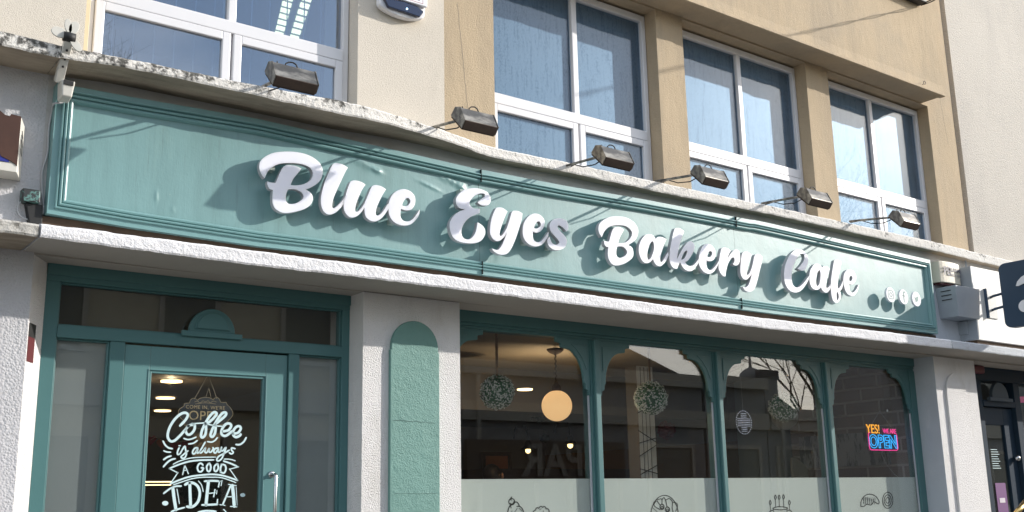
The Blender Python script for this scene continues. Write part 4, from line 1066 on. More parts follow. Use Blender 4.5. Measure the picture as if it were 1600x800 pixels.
def wire(name, label, pix, r, m, y=-.03, ys=None):
    P = []
    for i, q in enumerate(pix):
        yy = ys[i] if ys else y
        P.append(at(q[0], q[1], yy))
    Q = []
    for i in range(len(P) - 1):
        a_, b_, c_, d_ = P[max(i-1, 0)], P[i], P[i+1], P[min(i+2, len(P)-1)]
        for k in range(6):
            t = k / 6
            Q.append(0.5 * ((2*b_) + (c_ - a_) * t + (2*a_ - 5*b_ + 4*c_ - d_) * t*t + (-a_ + 3*b_ - 3*c_ + d_) * t**3))
    Q.append(P[-1])
    return tag(MB().tube(Q, r, 8).build(name, m, smooth=True), label, 'cable')
wire('cable', 'grey cable running down the left end of the green sign from the sensor', [(99, 156), (97, 160), (84, 162), (82, 170), (78, 190), (76, 205), (74, 240), (66, 268), (66, 300), (68, 325), (66, 335)], 0.0055, M_['cable'],
     ys=[-.10, -.105, -.10, -.02, -.012, -.012, -.012, -.012, -.012, -.012, -.012])
wire('cable', 'grey cable looping under the small junction box', [(34, 314), (29, 320), (28, 330), (33, 338), (44, 343), (54, 342), (64, 336)], 0.0045, M_['cable'], y=-.025)

# ================================================================== RIGHT NEIGHBOUR
right = thing('neighbouring_building', 'pale rendered building at the right edge with a navy shopfront', 'building', (13, 0, 0))
MB().box(10.895, 20, 0.0, 0.5, 4.05, 9.0).build('wall', M_['rightwall'], right)
MB().box(10.787, 10.895, 0.10, 0.5, 4.05, 9.0).build('recess', mat('dark_joint', (0.16, 0.15, 0.14), 0.9), right)
MB().box(10.842, 20, 0.0, 0.4, 3.14, 4.05).build('wall', M_['bandwall'], right)
MB().box(RE, 20, 0.0, 1.2, 2.95, 3.14).build('lintel', M_['soffit_low'], right)
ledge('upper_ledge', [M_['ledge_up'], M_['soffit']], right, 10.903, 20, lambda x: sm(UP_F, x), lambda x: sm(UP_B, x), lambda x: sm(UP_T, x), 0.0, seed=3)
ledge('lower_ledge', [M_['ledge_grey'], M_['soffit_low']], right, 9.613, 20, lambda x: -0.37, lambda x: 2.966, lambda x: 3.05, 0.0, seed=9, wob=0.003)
# pier between the two shops
MB().box(S1X + 0.0045, RE, 0.0, 0.45, 0, 2.95).build('pier', M_['plaster'], cafe)
arch_panel(cafe, X(1482, 650, -.01), X(1513, 650, -.01), Z(1494, 583.5, -.02), 0.022, M_['plaster'])
# grey patch of paint behind the alarm boxes
MB().box(9.90, 10.84, -0.003, 0.0, 3.14, 3.93).build('painted_patch', M_['sidegrey'], cafe)

# downpipe in the joint
# alarm box with print
ab = thing('alarm_box', 'yellowed white alarm box with grey lettering, right of the green sign', 'alarm', (10.2, 0, 3.8))
x0_, x1_ = X(1461.5, 430, -.05), X(1501, 430, -.10)
zt_, zb_ = Z(1470, 407.5, -.1), Z(1470, 440, -.1)
g = MB()
pts = [(x0_, -.005), (x0_ + .012, -.095)] + [(x0_ + .012 + (x1_ - x0_ - .02) * k / 8, -.100 - .018 * math.sin(math.pi * k / 8)) for k in range(1, 8)] + [(x1_ - .004, -.095), (x1_, -.005)]
g.prism([Vector((x, y, zb_)) for x, y in pts], (0, 0, zt_ - zb_))
g.build('cover', mat('yellowed_plastic', (0.66, 0.60, 0.48), 0.5, var=0.05), ab, bevel=0.007, seg=3)
g = MB(); g.prism([Vector((x * .9 + .1 * (x0_ + x1_) / 2, y * .85, zb_ - .022)) for x, y in pts], (0, 0, .021)); g.build('strobe_lens', mat('dark_red_lens', (0.06, 0.004, 0.006), 0.2), ab, bevel=0.005)
cx_ = (x0_ + x1_) / 2
text_mesh('PB', 'lettering', M_['text_grey'], ab, (cx_ - .085, -.1205, (zt_ + zb_) / 2 + .005), (1, 0, 0), (0, 0, 1), .125, bold=.0025)
text_mesh('ALARMS', 'lettering', M_['text_grey'], ab, (cx_ + .062, -.1205, (zt_ + zb_) / 2 + .028), (1, 0, 0), (0, 0, 1), .062, bold=.001)
text_mesh('086025 18009', 'lettering', M_['text_grey'], ab, (cx_ + .062, -.1205, (zt_ + zb_) / 2 - .028), (1, 0, 0), (0, 0, 1), .036)
# grey tapered cabinet below it
gb = thing('speaker_box', 'grey tapered metal cabinet with three slots, below the alarm box', 'cabinet', (10.3, 0, 3.5))
zt_ = Z(1490, 446, -.2); zb_ = Z(1490, 493, -.2)
xa = X(1464.5, 447, -.03); xb = X(1525, 452, -.19)
H = [(xa + .02, -.26, zb_ + .02), (xb - .01, -.20, zb_), (xa + .04, 0, zb_ + .01), (xb - .03, 0, zb_), (xa + .0, -.20, zt_), (xb + .0, -.20, zt_), (xa, 0, zt_), (xb, 0, zt_)]
H = [atx(1488.5, 484, xa + .02)[:] if 0 else (xa + .03, -.21, zb_), (xb - .03, -.21, zb_), (xa + .03, 0, zb_), (xb - .03, 0, zb_), (xa, -.23, zt_), (xb, -.23, zt_), (xa, 0, zt_), (xb, 0, zt_)]
MB().hexa(H).build('cabinet_body', M_['greyplastic'], gb, bevel=0.004)
for k in range(3):
    z_ = zt_ - .045 - .045 * k
    MB().box(xa - .002 + .004 * k, xa + .006 + .004 * k, -.17, -.06, z_ - .004, z_ + .004).build('slot', M_['dark'], gb)
MB().box(xb - .16, xb - .04, -.16, -.06, zt_ + .001, zt_ + .028).build('mount', M_['offwhite'], gb, bevel=0.003)
# small box with cables under it
jb2 = thing('junction_box', 'small grey box with short cables under the grey cabinet', 'box', (10.6, 0, 3.3))
x0_, x1_ = X(1508, 512, -.08), X(1527, 512, -.08)
zt_, zb_ = Z(1515, 503, -.08), Z(1515, 523, -.08)
MB().box(x0_, x1_, -.10, 0, zb_, zt_).build('box_body', M_['greyplastic'], jb2, bevel=0.008)
for k in range(4):
    xx = x0_ + .03 + k * .03
    MB().tube([(xx, -.05, zb_ + .005), (xx + .004 * (k - 1), -.06, zb_ - .03), (xx + .008, -.03, zb_ - .075)], .007, 6).build('cable_gland', M_['greyplastic'], jb2, smooth=True)
wire('cable', 'grey conduit running from the upper ledge down behind the grey cabinet', [(1508, 404), (1512, 430), (1518, 455), (1521, 480), (1522, 503)], .010, M_['greyplastic'], y=-.03)

# next shop's fascia: box panel
nf = thing('shop_sign', 'large cream sign panel with grey edge, behind the navy projecting sign', 'sign', (12, 0, 3.15))
x0_ = X(1522.5, 470, -.20)
zt_ = Z(1523, 417, -.20); zb_ = Z(1535, 531, -.20)
MB().box(x0_, 20, -.20, 0, zb_, zt_).build('panel', [M_['signwhite']], nf, bevel=0.003)
MB().box(x0_ - .004, x0_ - .0003, -.198, -.001, zb_, zt_).build('side_panel', M_['greyplastic'], nf)
MB().box(x0_ + .02, 20, -.17, 0, zb_ - .06, zb_ - .002).build('timber_batten', M_['timber'], nf)
# navy projecting sign on a bracket
ps = thing('projecting_sign', 'navy projecting sign with rounded corners and white shapes at the right edge', 'sign', (12.0, -.2, 3.4))
px_x = X(1546, 470, -.205)
za, zb_ = Z(1545, 453, -.21), Z(1548, 497, -.21)
plx0 = X(1541, 475, -.21); plx1 = X(1557, 475, -.21)
MB().box(plx0, plx1, -.212, -.2005, zb_, za).build('mounting_plate', mat('pale_grey_metal', (0.5, 0.5, 0.48), 0.5), ps, bevel=0.002)
MB().box(plx0 - .006, plx0 - .0004, -.235, -.2005, zb_ - .004, za + .004).build('plate_edge', M_['navy'], ps)
sx = (plx0 + plx1) / 2
# sign is a flat box at right angles to the wall
yn = None
ptl = atx(1560, 425, sx - .045)
ys0 = ptl.y
sides = {}
zt_ = atx(1566, 412, sx - .04).z; zb_ = atx(1566, 514, sx - .04).z
def rrect(y0, y1, z0, z1, r, n=8):
    P = []
    for (cy, cz, a0) in ((y1 - r, z1 - r, 0), (y0 + r, z1 - r, 90), (y0 + r, z0 + r, 180), (y1 - r, z0 + r, 270)):
        for k in range(n + 1):
            a = R(a0 + 90 * k / n); P.append((cy + r * math.cos(a), cz + r * math.sin(a)))
    return P
sg_y1, sg_y0 = ys0, ys0 - 0.85
P = rrect(sg_y0, sg_y1, zb_, zt_, 0.07)
MB().prism([Vector((sx - .045, y, z)) for y, z in P], (.09, 0, 0)).build('sign_board', M_['navy'], ps, bevel=0.004)
for zz in (za - .07, zb_ * 0 + Z(1560, 488, -.21) + .02):
    MB().tube([(sx, -.205, zz - .01), (sx, -.24, zz), (sx, ys0 + .02, zz + .01)], .014, 8).build('arm', M_['navy'], ps, smooth=True)
fx = sx - .0465
c1 = atx(1600, 437, fx); c2 = atx(1603, 478, fx)
g = MB(); g.prism([Vector((fx, *q)) for q in [(atx(a, b, fx).y, atx(a, b, fx).z) for a, b in ((1588, 447), (1590, 440), (1596, 433), (1604, 428), (1616, 424), (1614, 436), (1606, 440), (1598, 444), (1592, 447))]], (-.010, 0, 0))
g.build('leaf_emblem', M_['white'], ps)
g = MB(); rr_ = abs(atx(1592, 478, fx).y - c2.y); g.prism([Vector((fx, c2.y + rr_ * math.cos(2*math.pi*k/30), c2.z + rr_ * .9 * math.sin(2*math.pi*k/30))) for k in range(30)], (-.010, 0, 0))
g.build('round_emblem', M_['white'], ps)

# right shop front
rs = MB()
yq = .30
def rx(px_, py_): return X(px_, py_, yq)
xd0 = rx(1533, 650)
zt_ = 2.82
tz0, tz1 = Z(1570, 628, yq), Z(1570, 637, yq)
xp0, xp1 = rx(1583, 660), rx(1592, 660)
rs.box(RE - .2, 20, yq - .06, yq + .1, 2.80, FZ); rs.box(RE - .3, xd0, yq - .04, yq + .1, 0, 2.80)
rs.box(xd0, xp0, yq - .05, yq + .1, tz1, tz0); rs.box(xp0, xp1, yq - .05, yq + .1, 0, 2.80)
sf = rs.build('shopfront', M_['navy_joinery'], right, bevel=0.004)
xc = rx(1553, 622); g = MB()
g.prism([Vector((xc + .17 * math.cos(math.pi*k/20), yq - .08, tz0 + .03 + .17 * math.sin(math.pi*k/20))) for k in range(21)], (0, .04, 0)); g.box(xc - .24, xc + .24, yq - .09, yq - .051, tz0 - .01, tz0 + .029)
g.build('crest', mat('slate_paint', (0.06, 0.08, 0.10), 0.7, spec=.2), sf, bevel=0.003)
g = MB(); xl_, xr2 = xd0 + .01, xp0 - .005
gx0, gx1 = xl_ + .03, rx(1572, 690)
gz = Z(1560, 664, yq)
g.box(xl_, gx0, yq, yq + .05, 0, tz1 - .01); g.box(gx1, xr2, yq, yq + .05, 0, tz1 - .01); g.box(gx0, gx1, yq, yq + .05, gz, tz1 - .01)
dr2 = g.build('door', M_['navy_joinery'], right, bevel=0.004)
MB().box(gx0, gx1, yq + .02, yq + .026, 0.3, gz).build('pane', M_['glass_shop'], dr2)
hp = at(1584, 716, yq - .04); MB().sphere((gx1 + .12, yq - .04, hp.z), .035, 14).build('knob', M_['steel'], dr2, smooth=True)
MB().box(xl_, xr2, yq + .03, yq + .036, tz0, 2.80).build('transom_pane', M_['glass_shop'], sf)
MB().box(xp1, 20, yq + .03, yq + .036, .3, 2.80).build('shop_pane', M_['glass_shop'], sf)
g = MB(); x0_, z0_ = rx(1593, 700), Z(1597, 624, yq)
g.prism([Vector((x0_ + .03 + x * .0, yq + .022, z)) for x, z in ((0, 0),)] * 3, (0, .001, 0)) if 0 else None
ribbon(g, [(x0_ + .55, z0_), (x0_ + .22, z0_), (x0_ + .08, z0_ - .06), (x0_ + .04, z0_ - .22), (x0_ + .05, z0_ - .6), (x0_ + .07, z0_ - 1.1)], .07, yq + .027, px=False)
g.build('pink_border', M_['pink'], sf)
p = at(1566, 781, yq + .015)
MB().box(p.x - .11, p.x + .10, yq + .012, yq + .014, p.z - .25, p.z + .18).build('poster', M_['purple'], dr2)
MB().box(p.x - .06, p.x + .05, yq + .009, yq + .0115, p.z - .03, p.z + .02).build('poster_print', mat('poster_white', (.6, .55, .6), .5), dr2)
g = MB()
for k in range(9): ribbon(g, [(gx0 + .10, gz - .27 - k * .025), (gx0 + .22 + .02 * (k % 3), gz - .27 - k * .025)], .010, yq + .012, px=False)
g.build('door_lettering', M_['vinyl'], dr2)
tag(MB().box(RE + .12, RE + .50, yq - .14, yq - .065, 2.86, 2.945).build('alarm_box', mat('dark_red', (.10, .006, .02), .6), bevel=0.02), 'dark red box under the soffit over the navy door', 'alarm')
tag(MB().tube([at(1585, 806, -.35), at(1604, 782, -.30)], .028, 12).build('hand_rail', M_['brass'], smooth=True), 'shiny brass rail at the bottom right corner', 'rail')
MB().box(RE - .2, 20, .42, 3.0, 2.96, 3.0).build('shop_ceiling', mat('next_shop_ceiling', (.05, .06, .065), .9), right)
MB().box(RE - .5, 20, 3.0, 3.1, 0, 3.0).build('shop_back_wall', mat('next_shop_wall', (.03, .04, .045), .9), right)
MB().box(RE - .2, RE + .1, .5, 3.0, 0, 3.0).build('party_wall', mat('party_wall', (.05, .05, .05), .9), right)

# alarm box near the top
at_ = thing('alarm_box', 'white alarm box with navy lens on the cream wall at the top edge', 'alarm', (3.7, 0, 4.9))
def ap(px_, py_, y): return at(px_, py_, y)
x0_, x1_ = X(590, 0, -.03), X(664, 20, -.06)
zc = Z(630, 8, -.07)
g = MB()
n = 20
lower = []
for k in range(n + 1):
    t = k / n; x = x0_ + (x1_ - x0_) * t
    lower.append(Vector((x, -.005, zc - .035 - .050 * math.sin(math.pi * t) ** .6)))
pts = lower + [Vector((x1_ + .01, -.005, zc + .35)), Vector((x0_ - .01, -.005, zc + .35))]
g.prism(pts, (0, -.055, 0))
g.build('back_cover', M_['white'], at_, bevel=0.012, seg=3)
g = MB(); g.prism([Vector((x0_ + .02, -.0605, zc + .005)), Vector((x0_ + .055, -.0605, zc - .052)), Vector((x1_ - .055, -.0605, zc - .060)), Vector((x1_ - .02, -.0605, zc - .01)), Vector((x1_ - .07, -.0605, zc + .015)), Vector(((x0_ + x1_) / 2, -.0605, zc + .022))], (0, -.022, 0))
g.build('lens', M_['navyglass'], at_, bevel=0.006)
g = MB(); g.box(x0_ + .0, x1_ + .004, -.088, -.0606, zc + .028, zc + .33); g.build('front_cover', M_['white'], at_, bevel=0.008, seg=3)
MB().sphere(((x0_ + x1_) / 2 + .02, -.085, zc - .028), .006, 8).build('led', M_['led'], at_)
g = MB(); ribbon(g, [(x0_ + .06, zc + .045), (x1_ - .035, zc + .045)], .005, -.0885, px=False, smooth=False); ribbon(g, [(x1_ - .035, zc + .045), (x1_ - .035, zc + .3)], .005, -.0888, px=False, smooth=False)
g.build('red_border', M_['red'], at_)
text_mesh('4551460', 'lettering', M_['text_navy'], at_, (x1_ - .05, -.0885, zc + .088), (1, 0, 0), (0, 0, 1), .085, bold=.0008, align='RIGHT')

# dark bracket at the top right and the twisted wire, hook
p = at(1395, 2, -.5); q_ = at(1446, 12, -.24)
wb = thing('wall_bracket', 'dark metal bracket cut by the top edge above the beige wall', 'bracket', (10.1, -.3, 6.6))
b1_ = at(1443, 10, -.28)
MB().box(b1_.x - .75, b1_.x - .02, -.34, -.242, b1_.z + .01, b1_.z + .22).build('bar', M_['dark'], wb, bevel=.01)
Q = []
a_ = at(1441, 8, -.28); b_ = a_ + Vector((0, -1.7, .12))
for st_ in (0, 1):
    Q = [a_ + (b_ - a_) * (k / 24) + Vector((0, .012 * math.cos(k * .9 + st_ * math.pi), .012 * math.sin(k * .9 + st_ * math.pi))) for k in range(25)]
    MB().tube(Q, .006, 6).build('twisted_wire', M_['dark'], wb, smooth=True)
h = at(1443, 130, -.28)
Q = [h + Vector((-.02, 0, -.02)), h + Vector((.0, 0, -.005))] + [h + Vector((.022 + .018 * math.cos(R(200 - k * 40)), 0, .012 + .018 * math.sin(R(200 - k * 40)))) for k in range(9)]
tag(MB().tube(Q, .0035, 6).build('wire_hook', M_['dark'], smooth=True), 'small wire hook on the beige canopy above the right window', 'hook')

# ================================================================== CAFE INTERIOR
CZ_ = 2.93
I = {}
I['ceiling'] = mat('plank_ceiling', (0.42, 0.36, 0.27), 0.7, bumps=[('n', 3, 0.002, (0.2, 5, 1))], stains=[(1.0, 0.4, 0.7, (0.33, 0.28, 0.21), (0.3, 9, 1), 0.6)])
I['grey'] = mat('interior_grey_paint', (0.16, 0.155, 0.15), 0.8, var=0.05)
I['pale'] = mat('pale_teal_grey', (.20, .23, .23), .8)
I['tan'] = mat('interior_tan_paint', (0.15, 0.085, 0.04), 0.8, var=0.08)
I['floor'] = mat('dark_wood_floor', (0.06, 0.04, 0.025), 0.4, var=0.2)
I['wood'] = mat('orange_wood', (0.20, 0.075, 0.025), 0.5, var=0.15, stretch=(1, 1, 0.1))
cr = thing('cafe_interior', 'dim cafe room seen through the shop windows, plank ceiling and brick side wall', 'interior', (5.6, 3, 0))
IX0, IX1, IY0, IY1 = 1.40, 9.80, 0.47, 6.2
MB().box(4.0, IX1, IY0 - .13, 2.7, CZ_, CZ_ + .02).build('ceiling', I['ceiling'], cr)
I['lobby'] = mat('lobby_brown', (.13, .10, .075), .7)
MB().box(IX0, 3.999, .50, IY1, 2.62, 2.64).build('lobby_ceiling', I['lobby'], cr)
MB().box(IX0, 4.3, .50, .52, 2.6405, 2.95).build('transom_board', mat('olive_board', (.10, .09, .07), .6), cr)
MB().box(4.0, IX1, 2.7, 2.8, 2.50, CZ_).build('bulkhead', I['grey'], cr)
MB().box(4.0, IX1, 2.8, IY1, 2.62, 2.65).build('ceiling', I['grey'], cr)
MB().box(IX0, IX1, IY0 - .13, IY1, -.02, 0.0).build('floor', I['floor'], cr)
MB().box(IX0, IX1, IY1, IY1 + .1, 1.55, 2.65).build('back_wall', I['grey'], cr)
MB().box(IX0, IX1, IY1 - .01, IY1 + .1, 0, 1.548).build('wainscot', I['wood'], cr)
MB().box(IX0 - .1, IX0, .35, IY1, 0, 3.0).build('side_wall', I['tan'], cr)
MB().box(IX1, IX1 + .05, .335, 1.80, 0, 3.0).build('brick_wall', M_['brick'], cr)
MB().box(IX1 - .15, IX1 + .05, 1.8005, 2.45, 0, 3.0).build('wall_pier', I['pale'], cr)
MB().box(IX1, IX1 + .05, 2.4505, IY1, 2.25, 3.0).build('side_wall', I['grey'], cr)
MB().box(IX1 - .01, IX1 + .05, 2.4505, IY1, 0, 2.2495).build('side_wall', I['tan'], cr)
MB().box(IX0, 3.34, 5.6, 5.62, 1.5, 2.5).build('partition', I['tan'], cr)
# picture on the brick wall
pa = atx(1384, 664, IX1 - .03); pb = atx(1250, 712, IX1 - .03)
pict = thing('picture', 'grey floral canvas on the brick wall inside, behind the neon sign', 'picture', (IX1, 2, 1.9))
MB().box(IX1 - .03, IX1 - .002, pa.y, min(pb.y, 1.78), 1.90, 2.24).build('canvas', mat('grey_canvas', (0.30, 0.30, 0.30), 0.8, stains=[(14, 0.5, 0.56, (0.05, 0.05, 0.05), (1, 1, .25), .9)]), pict)

M_['leaf'] = mat('box_leaf_green', (0.06, 0.19, 0.09), 0.6, var=0.4, var_scale=60)
M_['blossom'] = mat('white_blossom', (0.85, 0.90, 0.85), 0.7)
def flower_ball(px_, py_, rpx, y, label, top=None):
    c = at(px_, py_, y)
    r = rpx / F_PX * ((c - CAM).dot(_w))
    t = thing('flower_ball', label, 'decoration', c, group='hanging flower balls in the shop window')
    rnd = random.Random(int(px_))
    lf = MB(); bl = MB()
    lf.sphere(c, r * .80, 14)
    for k in range(2300):
        v = Vector((rnd.gauss(0, 1), rnd.gauss(0, 1), rnd.gauss(0, 1))).normalized()
        rr_ = r * (0.78 + 0.22 * rnd.random())
        p = c + v * rr_
        a = v.orthogonal().normalized(); a.rotate(Matrix.Rotation(rnd.random() * 6.28, 3, v)); b = v.cross(a)
        a = (a + v * rnd.uniform(-.3, .8)).normalized()
        s_ = r * rnd.uniform(.07, .12)
        if rnd.random() < 0.66: lf.add([p - b * s_ * .5, p + a * s_, p + b * s_ * .5, p - a * s_ * .6], [(0, 1, 2, 3)])
        else:
            s_ *= .65; p = c + v * r * rnd.uniform(.86, 1.03)
            bl.add([p - b * s_, p + a * s_, p + b * s_, p - a * s_, p + v * s_ * .7], [(0, 1, 4), (1, 2, 4), (2, 3, 4), (3, 0, 4)])
    lf.build('leaves', M_['leaf'], t); bl.build('blossoms', M_['blossom'], t)
    MB().box(c.x - .012, c.x + .012, y - .001, y + .001, c.z + r * .8, CZ_ - .001).build('ribbon', mat('ribbon_tan', (.24, .15, .08), .6), t)
    return t
flower_ball(777, 613, 27, .80, 'ball of green leaves and white blossom in the left window bay')
flower_ball(1017, 622, 26, .80, 'ball of green leaves and white blossom in front of the white column')
flower_ball(1224, 636, 23, .80, 'darker ball of leaves in front of the unlit globe, in the third bay')

M_['globe_lit'] = emis('lit_opal_globe', (1.0, 0.60, 0.27), 0.58)
M_['globe_off'] = mat('opal_globe', (0.45, 0.45, 0.42), 0.3)
def pendant(px_, py_, rpx, y, m, label, light=True):
    c = at(px_, py_, y); r = rpx / F_PX * ((c - CAM).dot(_w))
    t = thing('pendant_lamp', label, 'lamp', (c.x, c.y, CZ_), group='globe pendant lamps')
    MB().sphere(c, r, 32).build('globe', m, t, smooth=True)
    MB().lathe([(.035, 0), (.045, .02), (.04, .05), (.02, .07), (.012, .10)], (c.x, c.y, c.z + r * .93), 18).build('gallery', M_['lampbrown'], t, smooth=True)
    MB().lathe([(.015, -.05), (.05, -.035), (.075, -.012), (.078, 0)], (c.x, c.y, CZ_ - .001), 24).build('ceiling_rose', M_['lampbrown'], t, smooth=True)
    g = MB(); P = [Vector((c.x + .006 * math.cos(k * 1.1), c.y + .006 * math.sin(k * 1.1), c.z + r + .09 + (CZ_ - .05 - c.z - r - .09) * k / 30)) for k in range(31)]
    g.tube(P, .005, 6); g.build('cord', M_['dark'], t, smooth=True)
    if light:
        l = bpy.data.lights.new('bulb', 'POINT'); l.energy = 9; l.color = (1, .76, .5); l.shadow_soft_size = .02
        o = bpy.data.objects.new('bulb', l); COL.objects.link(o); o.parent = t; bk = (c - CAM).normalized() * (r + .03); o.location = (bk.x, bk.y, c.z + bk.z - CZ_)
    return t
pendant(870, 634, 24, 1.35, M_['globe_lit'], 'lit warm round globe pendant on a cord in the first window bay')
pendant(1226, 650, 21, 1.35, M_['globe_off'], 'unlit white globe pendant behind the third flower ball', False)

# white column with dark trellis lines
tc_ = thing('column', 'white boarded column with thin dark trellis lines behind the second flower ball', 'column', (7, 2, 0))
ycol = 1.9
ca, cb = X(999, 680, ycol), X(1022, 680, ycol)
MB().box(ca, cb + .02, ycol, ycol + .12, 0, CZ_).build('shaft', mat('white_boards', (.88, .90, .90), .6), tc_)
MB().box(ca - .006, ca - .0005, ycol + .001, ycol + .16, 0, CZ_).build('shaded_side', mat('shaded_white_boards', (.22, .20, .17), .7), tc_)  # left face of the white column, its shade put into a darker colour
g = MB()
for k in range(1, 4):
    xx = ca + (cb - ca) * k / 4; g.box(xx - .002, xx + .002, ycol - .003, ycol - .0004, 0, CZ_ - .01)
g.build('board_gaps', M_['dark'], tc_, )
for z_, s_ in ((2.45, .1), (2.28, -.12), (2.15, .06), (2.02, .12), (1.9, -.05), (1.84, .1)):
    MB().tube([(ca - .02, ycol - .006, z_), (cb + .03, ycol - .006, z_ + s_)], .004, 6).build('trellis_wire', M_['dark'], tc_)

M_['bulb'] = emis('warm_bulb', (1.0, 0.72, 0.30), 2.5)
def make_sconce():
    t = thing('wall_lamp', 'x', 'lamp', (0, 0, 0), group='black gooseneck wall lamps in the cafe')
    g = MB(); g.tube([(0, .36, 0)] + [(0, .20 + .16 * math.cos(R(a)), .16 * math.sin(R(a)) + .02) for a in range(10, 171, 20)] + [(0, .04, -.06)], .014, 8)
    g.build('gooseneck', M_['dark'], t, smooth=True)
    MB().lathe([(.03, .02), (.05, -.02), (.05, -.05), (.10, -.10)], (0, .04, -.06), 18).build('shade', M_['dark'], t, smooth=True)
    MB().sphere((0, .04, -.18), .038, 14).build('bulb_glass', M_['bulb'], t, smooth=True)
    return t
sc0 = make_sconce()
for i, (px_, py_, yy, lab) in enumerate(((828, 705, 5.6, 'gooseneck wall lamp under the dark pompom in the first bay'), (894, 697, 5.0, 'gooseneck wall lamp below right of the lit globe'),
                                      (1103, 677, 4.2, 'gooseneck wall lamp in the second bay near the post'), (981, 691, 5.2, 'gooseneck wall lamp just left of the white column'))):
    p = at(px_, py_, yy)
    o = sc0 if i == 0 else copy_tree(sc0)
    o.location = (p.x, yy, p.z + .19); o['label'] = lab
    if i != 2: continue
    l = bpy.data.lights.new('bulb', 'POINT'); l.energy = 1.5; l.color = (1, .62, .30); l.shadow_soft_size = .025
    lo = bpy.data.objects.new('bulb', l); COL.objects.link(lo); lo.parent = o; lo.location = (0, -.02, -.30)
# pompom, framed picture, posters, balloons
def pom(px_, py_, rpx, y, m, name, label, cat, n=260):
    c = at(px_, py_, y); r = rpx / F_PX * ((c - CAM).dot(_w)); g = MB(); rnd = random.Random(int(px_))
    g.sphere(c, r * .7, 10)
    for k in range(n):
        v = Vector((rnd.gauss(0, 1), rnd.gauss(0, 1), rnd.gauss(0, 1))).normalized(); a = v.orthogonal().normalized(); a.rotate(Matrix.Rotation(rnd.random() * 6.28, 3, v)); b = v.cross(a)
        p = c + v * r * rnd.uniform(.7, 1.0); s_ = r * .22
        g.add([p - b * s_, p + (a + v) * s_ * .7, p + b * s_, p - a * s_], [(0, 1, 2, 3)])
    tag(g.build(name, m), label, cat)
pom(840, 648, 12, 4.4, mat('dark_blue_paper', (.02, .07, .10), .7), 'paper_pompom', 'dark blue paper pompom hanging left of the lit globe', 'decoration')
pom(1041, 672, 14, 3.2, mat('crimson_petals', (.20, .01, .03), .6), 'flower_bunch', 'crimson flower bunch right of the white column', 'flowers')
pom(851, 685, 8, 4.8, mat('dark_foliage', (.02, .03, .02), .7), 'hanging_plant', 'small dark hanging plant between two wall lamps', 'plant', 120)
pom(1197, 722, 10, 3.4, mat('red_petals', (.18, .01, .02), .6), 'flower_bunch', 'red flower bunch low in the third bay', 'flowers')
fp = thing('picture', 'orange wooden framed picture low in the first bay', 'picture', (5, 6, 2))
a_, b_ = at(754, 706, 6.0), at(800, 752, 6.0)
g = MB(); frame_bars(g, a_.x, b_.x, b_.z, a_.z, .05, 6.0, 6.05); g.build('picture_frame', M_['lampbrown'], fp)
MB().box(a_.x + .05, b_.x - .05, 6.02, 6.04, b_.z + .05, a_.z - .05).build('picture_print', mat('orange_print', (.35, .11, .03), .5), fp)
po = thing('poster', 'tall dark poster with a blue top strip, right of the crimson flowers', 'poster', (7, 4, 2))
a_, b_ = at(1052, 660, 4.0), at(1068, 728, 4.0)
MB().box(a_.x, b_.x, 4.0, 4.02, b_.z, a_.z).build('poster_sheet', mat('poster_black', (.015, .02, .03), .4), po)
MB().box(a_.x, b_.x, 3.997, 3.9995, a_.z - .16, a_.z).build('poster_strip', mat('poster_blue', (.02, .07, .16), .4), po)
# reclaimed picture board
a_, b_ = at(1076, 648, 4.4), at(1098, 686, 4.4)
tag(MB().box(a_.x, b_.x, 4.4, 4.43, b_.z, a_.z).build('notice_board', mat('brown_board', (.10, .055, .03), .7, var=.2, var_scale=9)), 'brown board on the wall left of the second bay wall lamp', 'board')
# chair back at the lower right of the third bay
g = MB()
cb_ = at(1262, 738, 1.6)
pts = [(-.26, .02), (-.25, .15), (-.2, .17), (.0, .07), (.25, .0), (.25, -.12), (-.25, -.12)]
g.prism([Vector((cb_.x + u, 1.6, cb_.z + v)) for u, v in pts], (0, .03, 0))
ch = thing('chair', 'pale shell chair back showing above the film in the third bay', 'chair', (cb_.x, 1.6, 0))
g.build('backrest', mat('pale_shell', (.36, .33, .26), .5), ch, bevel=.01)
MB().box(cb_.x - .24, cb_.x + .24, 1.2, 1.6, .44, .47).build('seat', mat('pale_seat', (.36, .33, .26), .5), ch)
for dx in (-.2, .2):
    for dy in (1.24, 1.56): MB().tube([(cb_.x + dx, dy, 0), (cb_.x + dx, dy, .44)], .015, 6).build('leg', M_['dark'], ch)
MB().box(cb_.x - .24, cb_.x + .24, 1.585, 1.60, .47, cb_.z - .11).build('back_support', M_['dark'], ch)
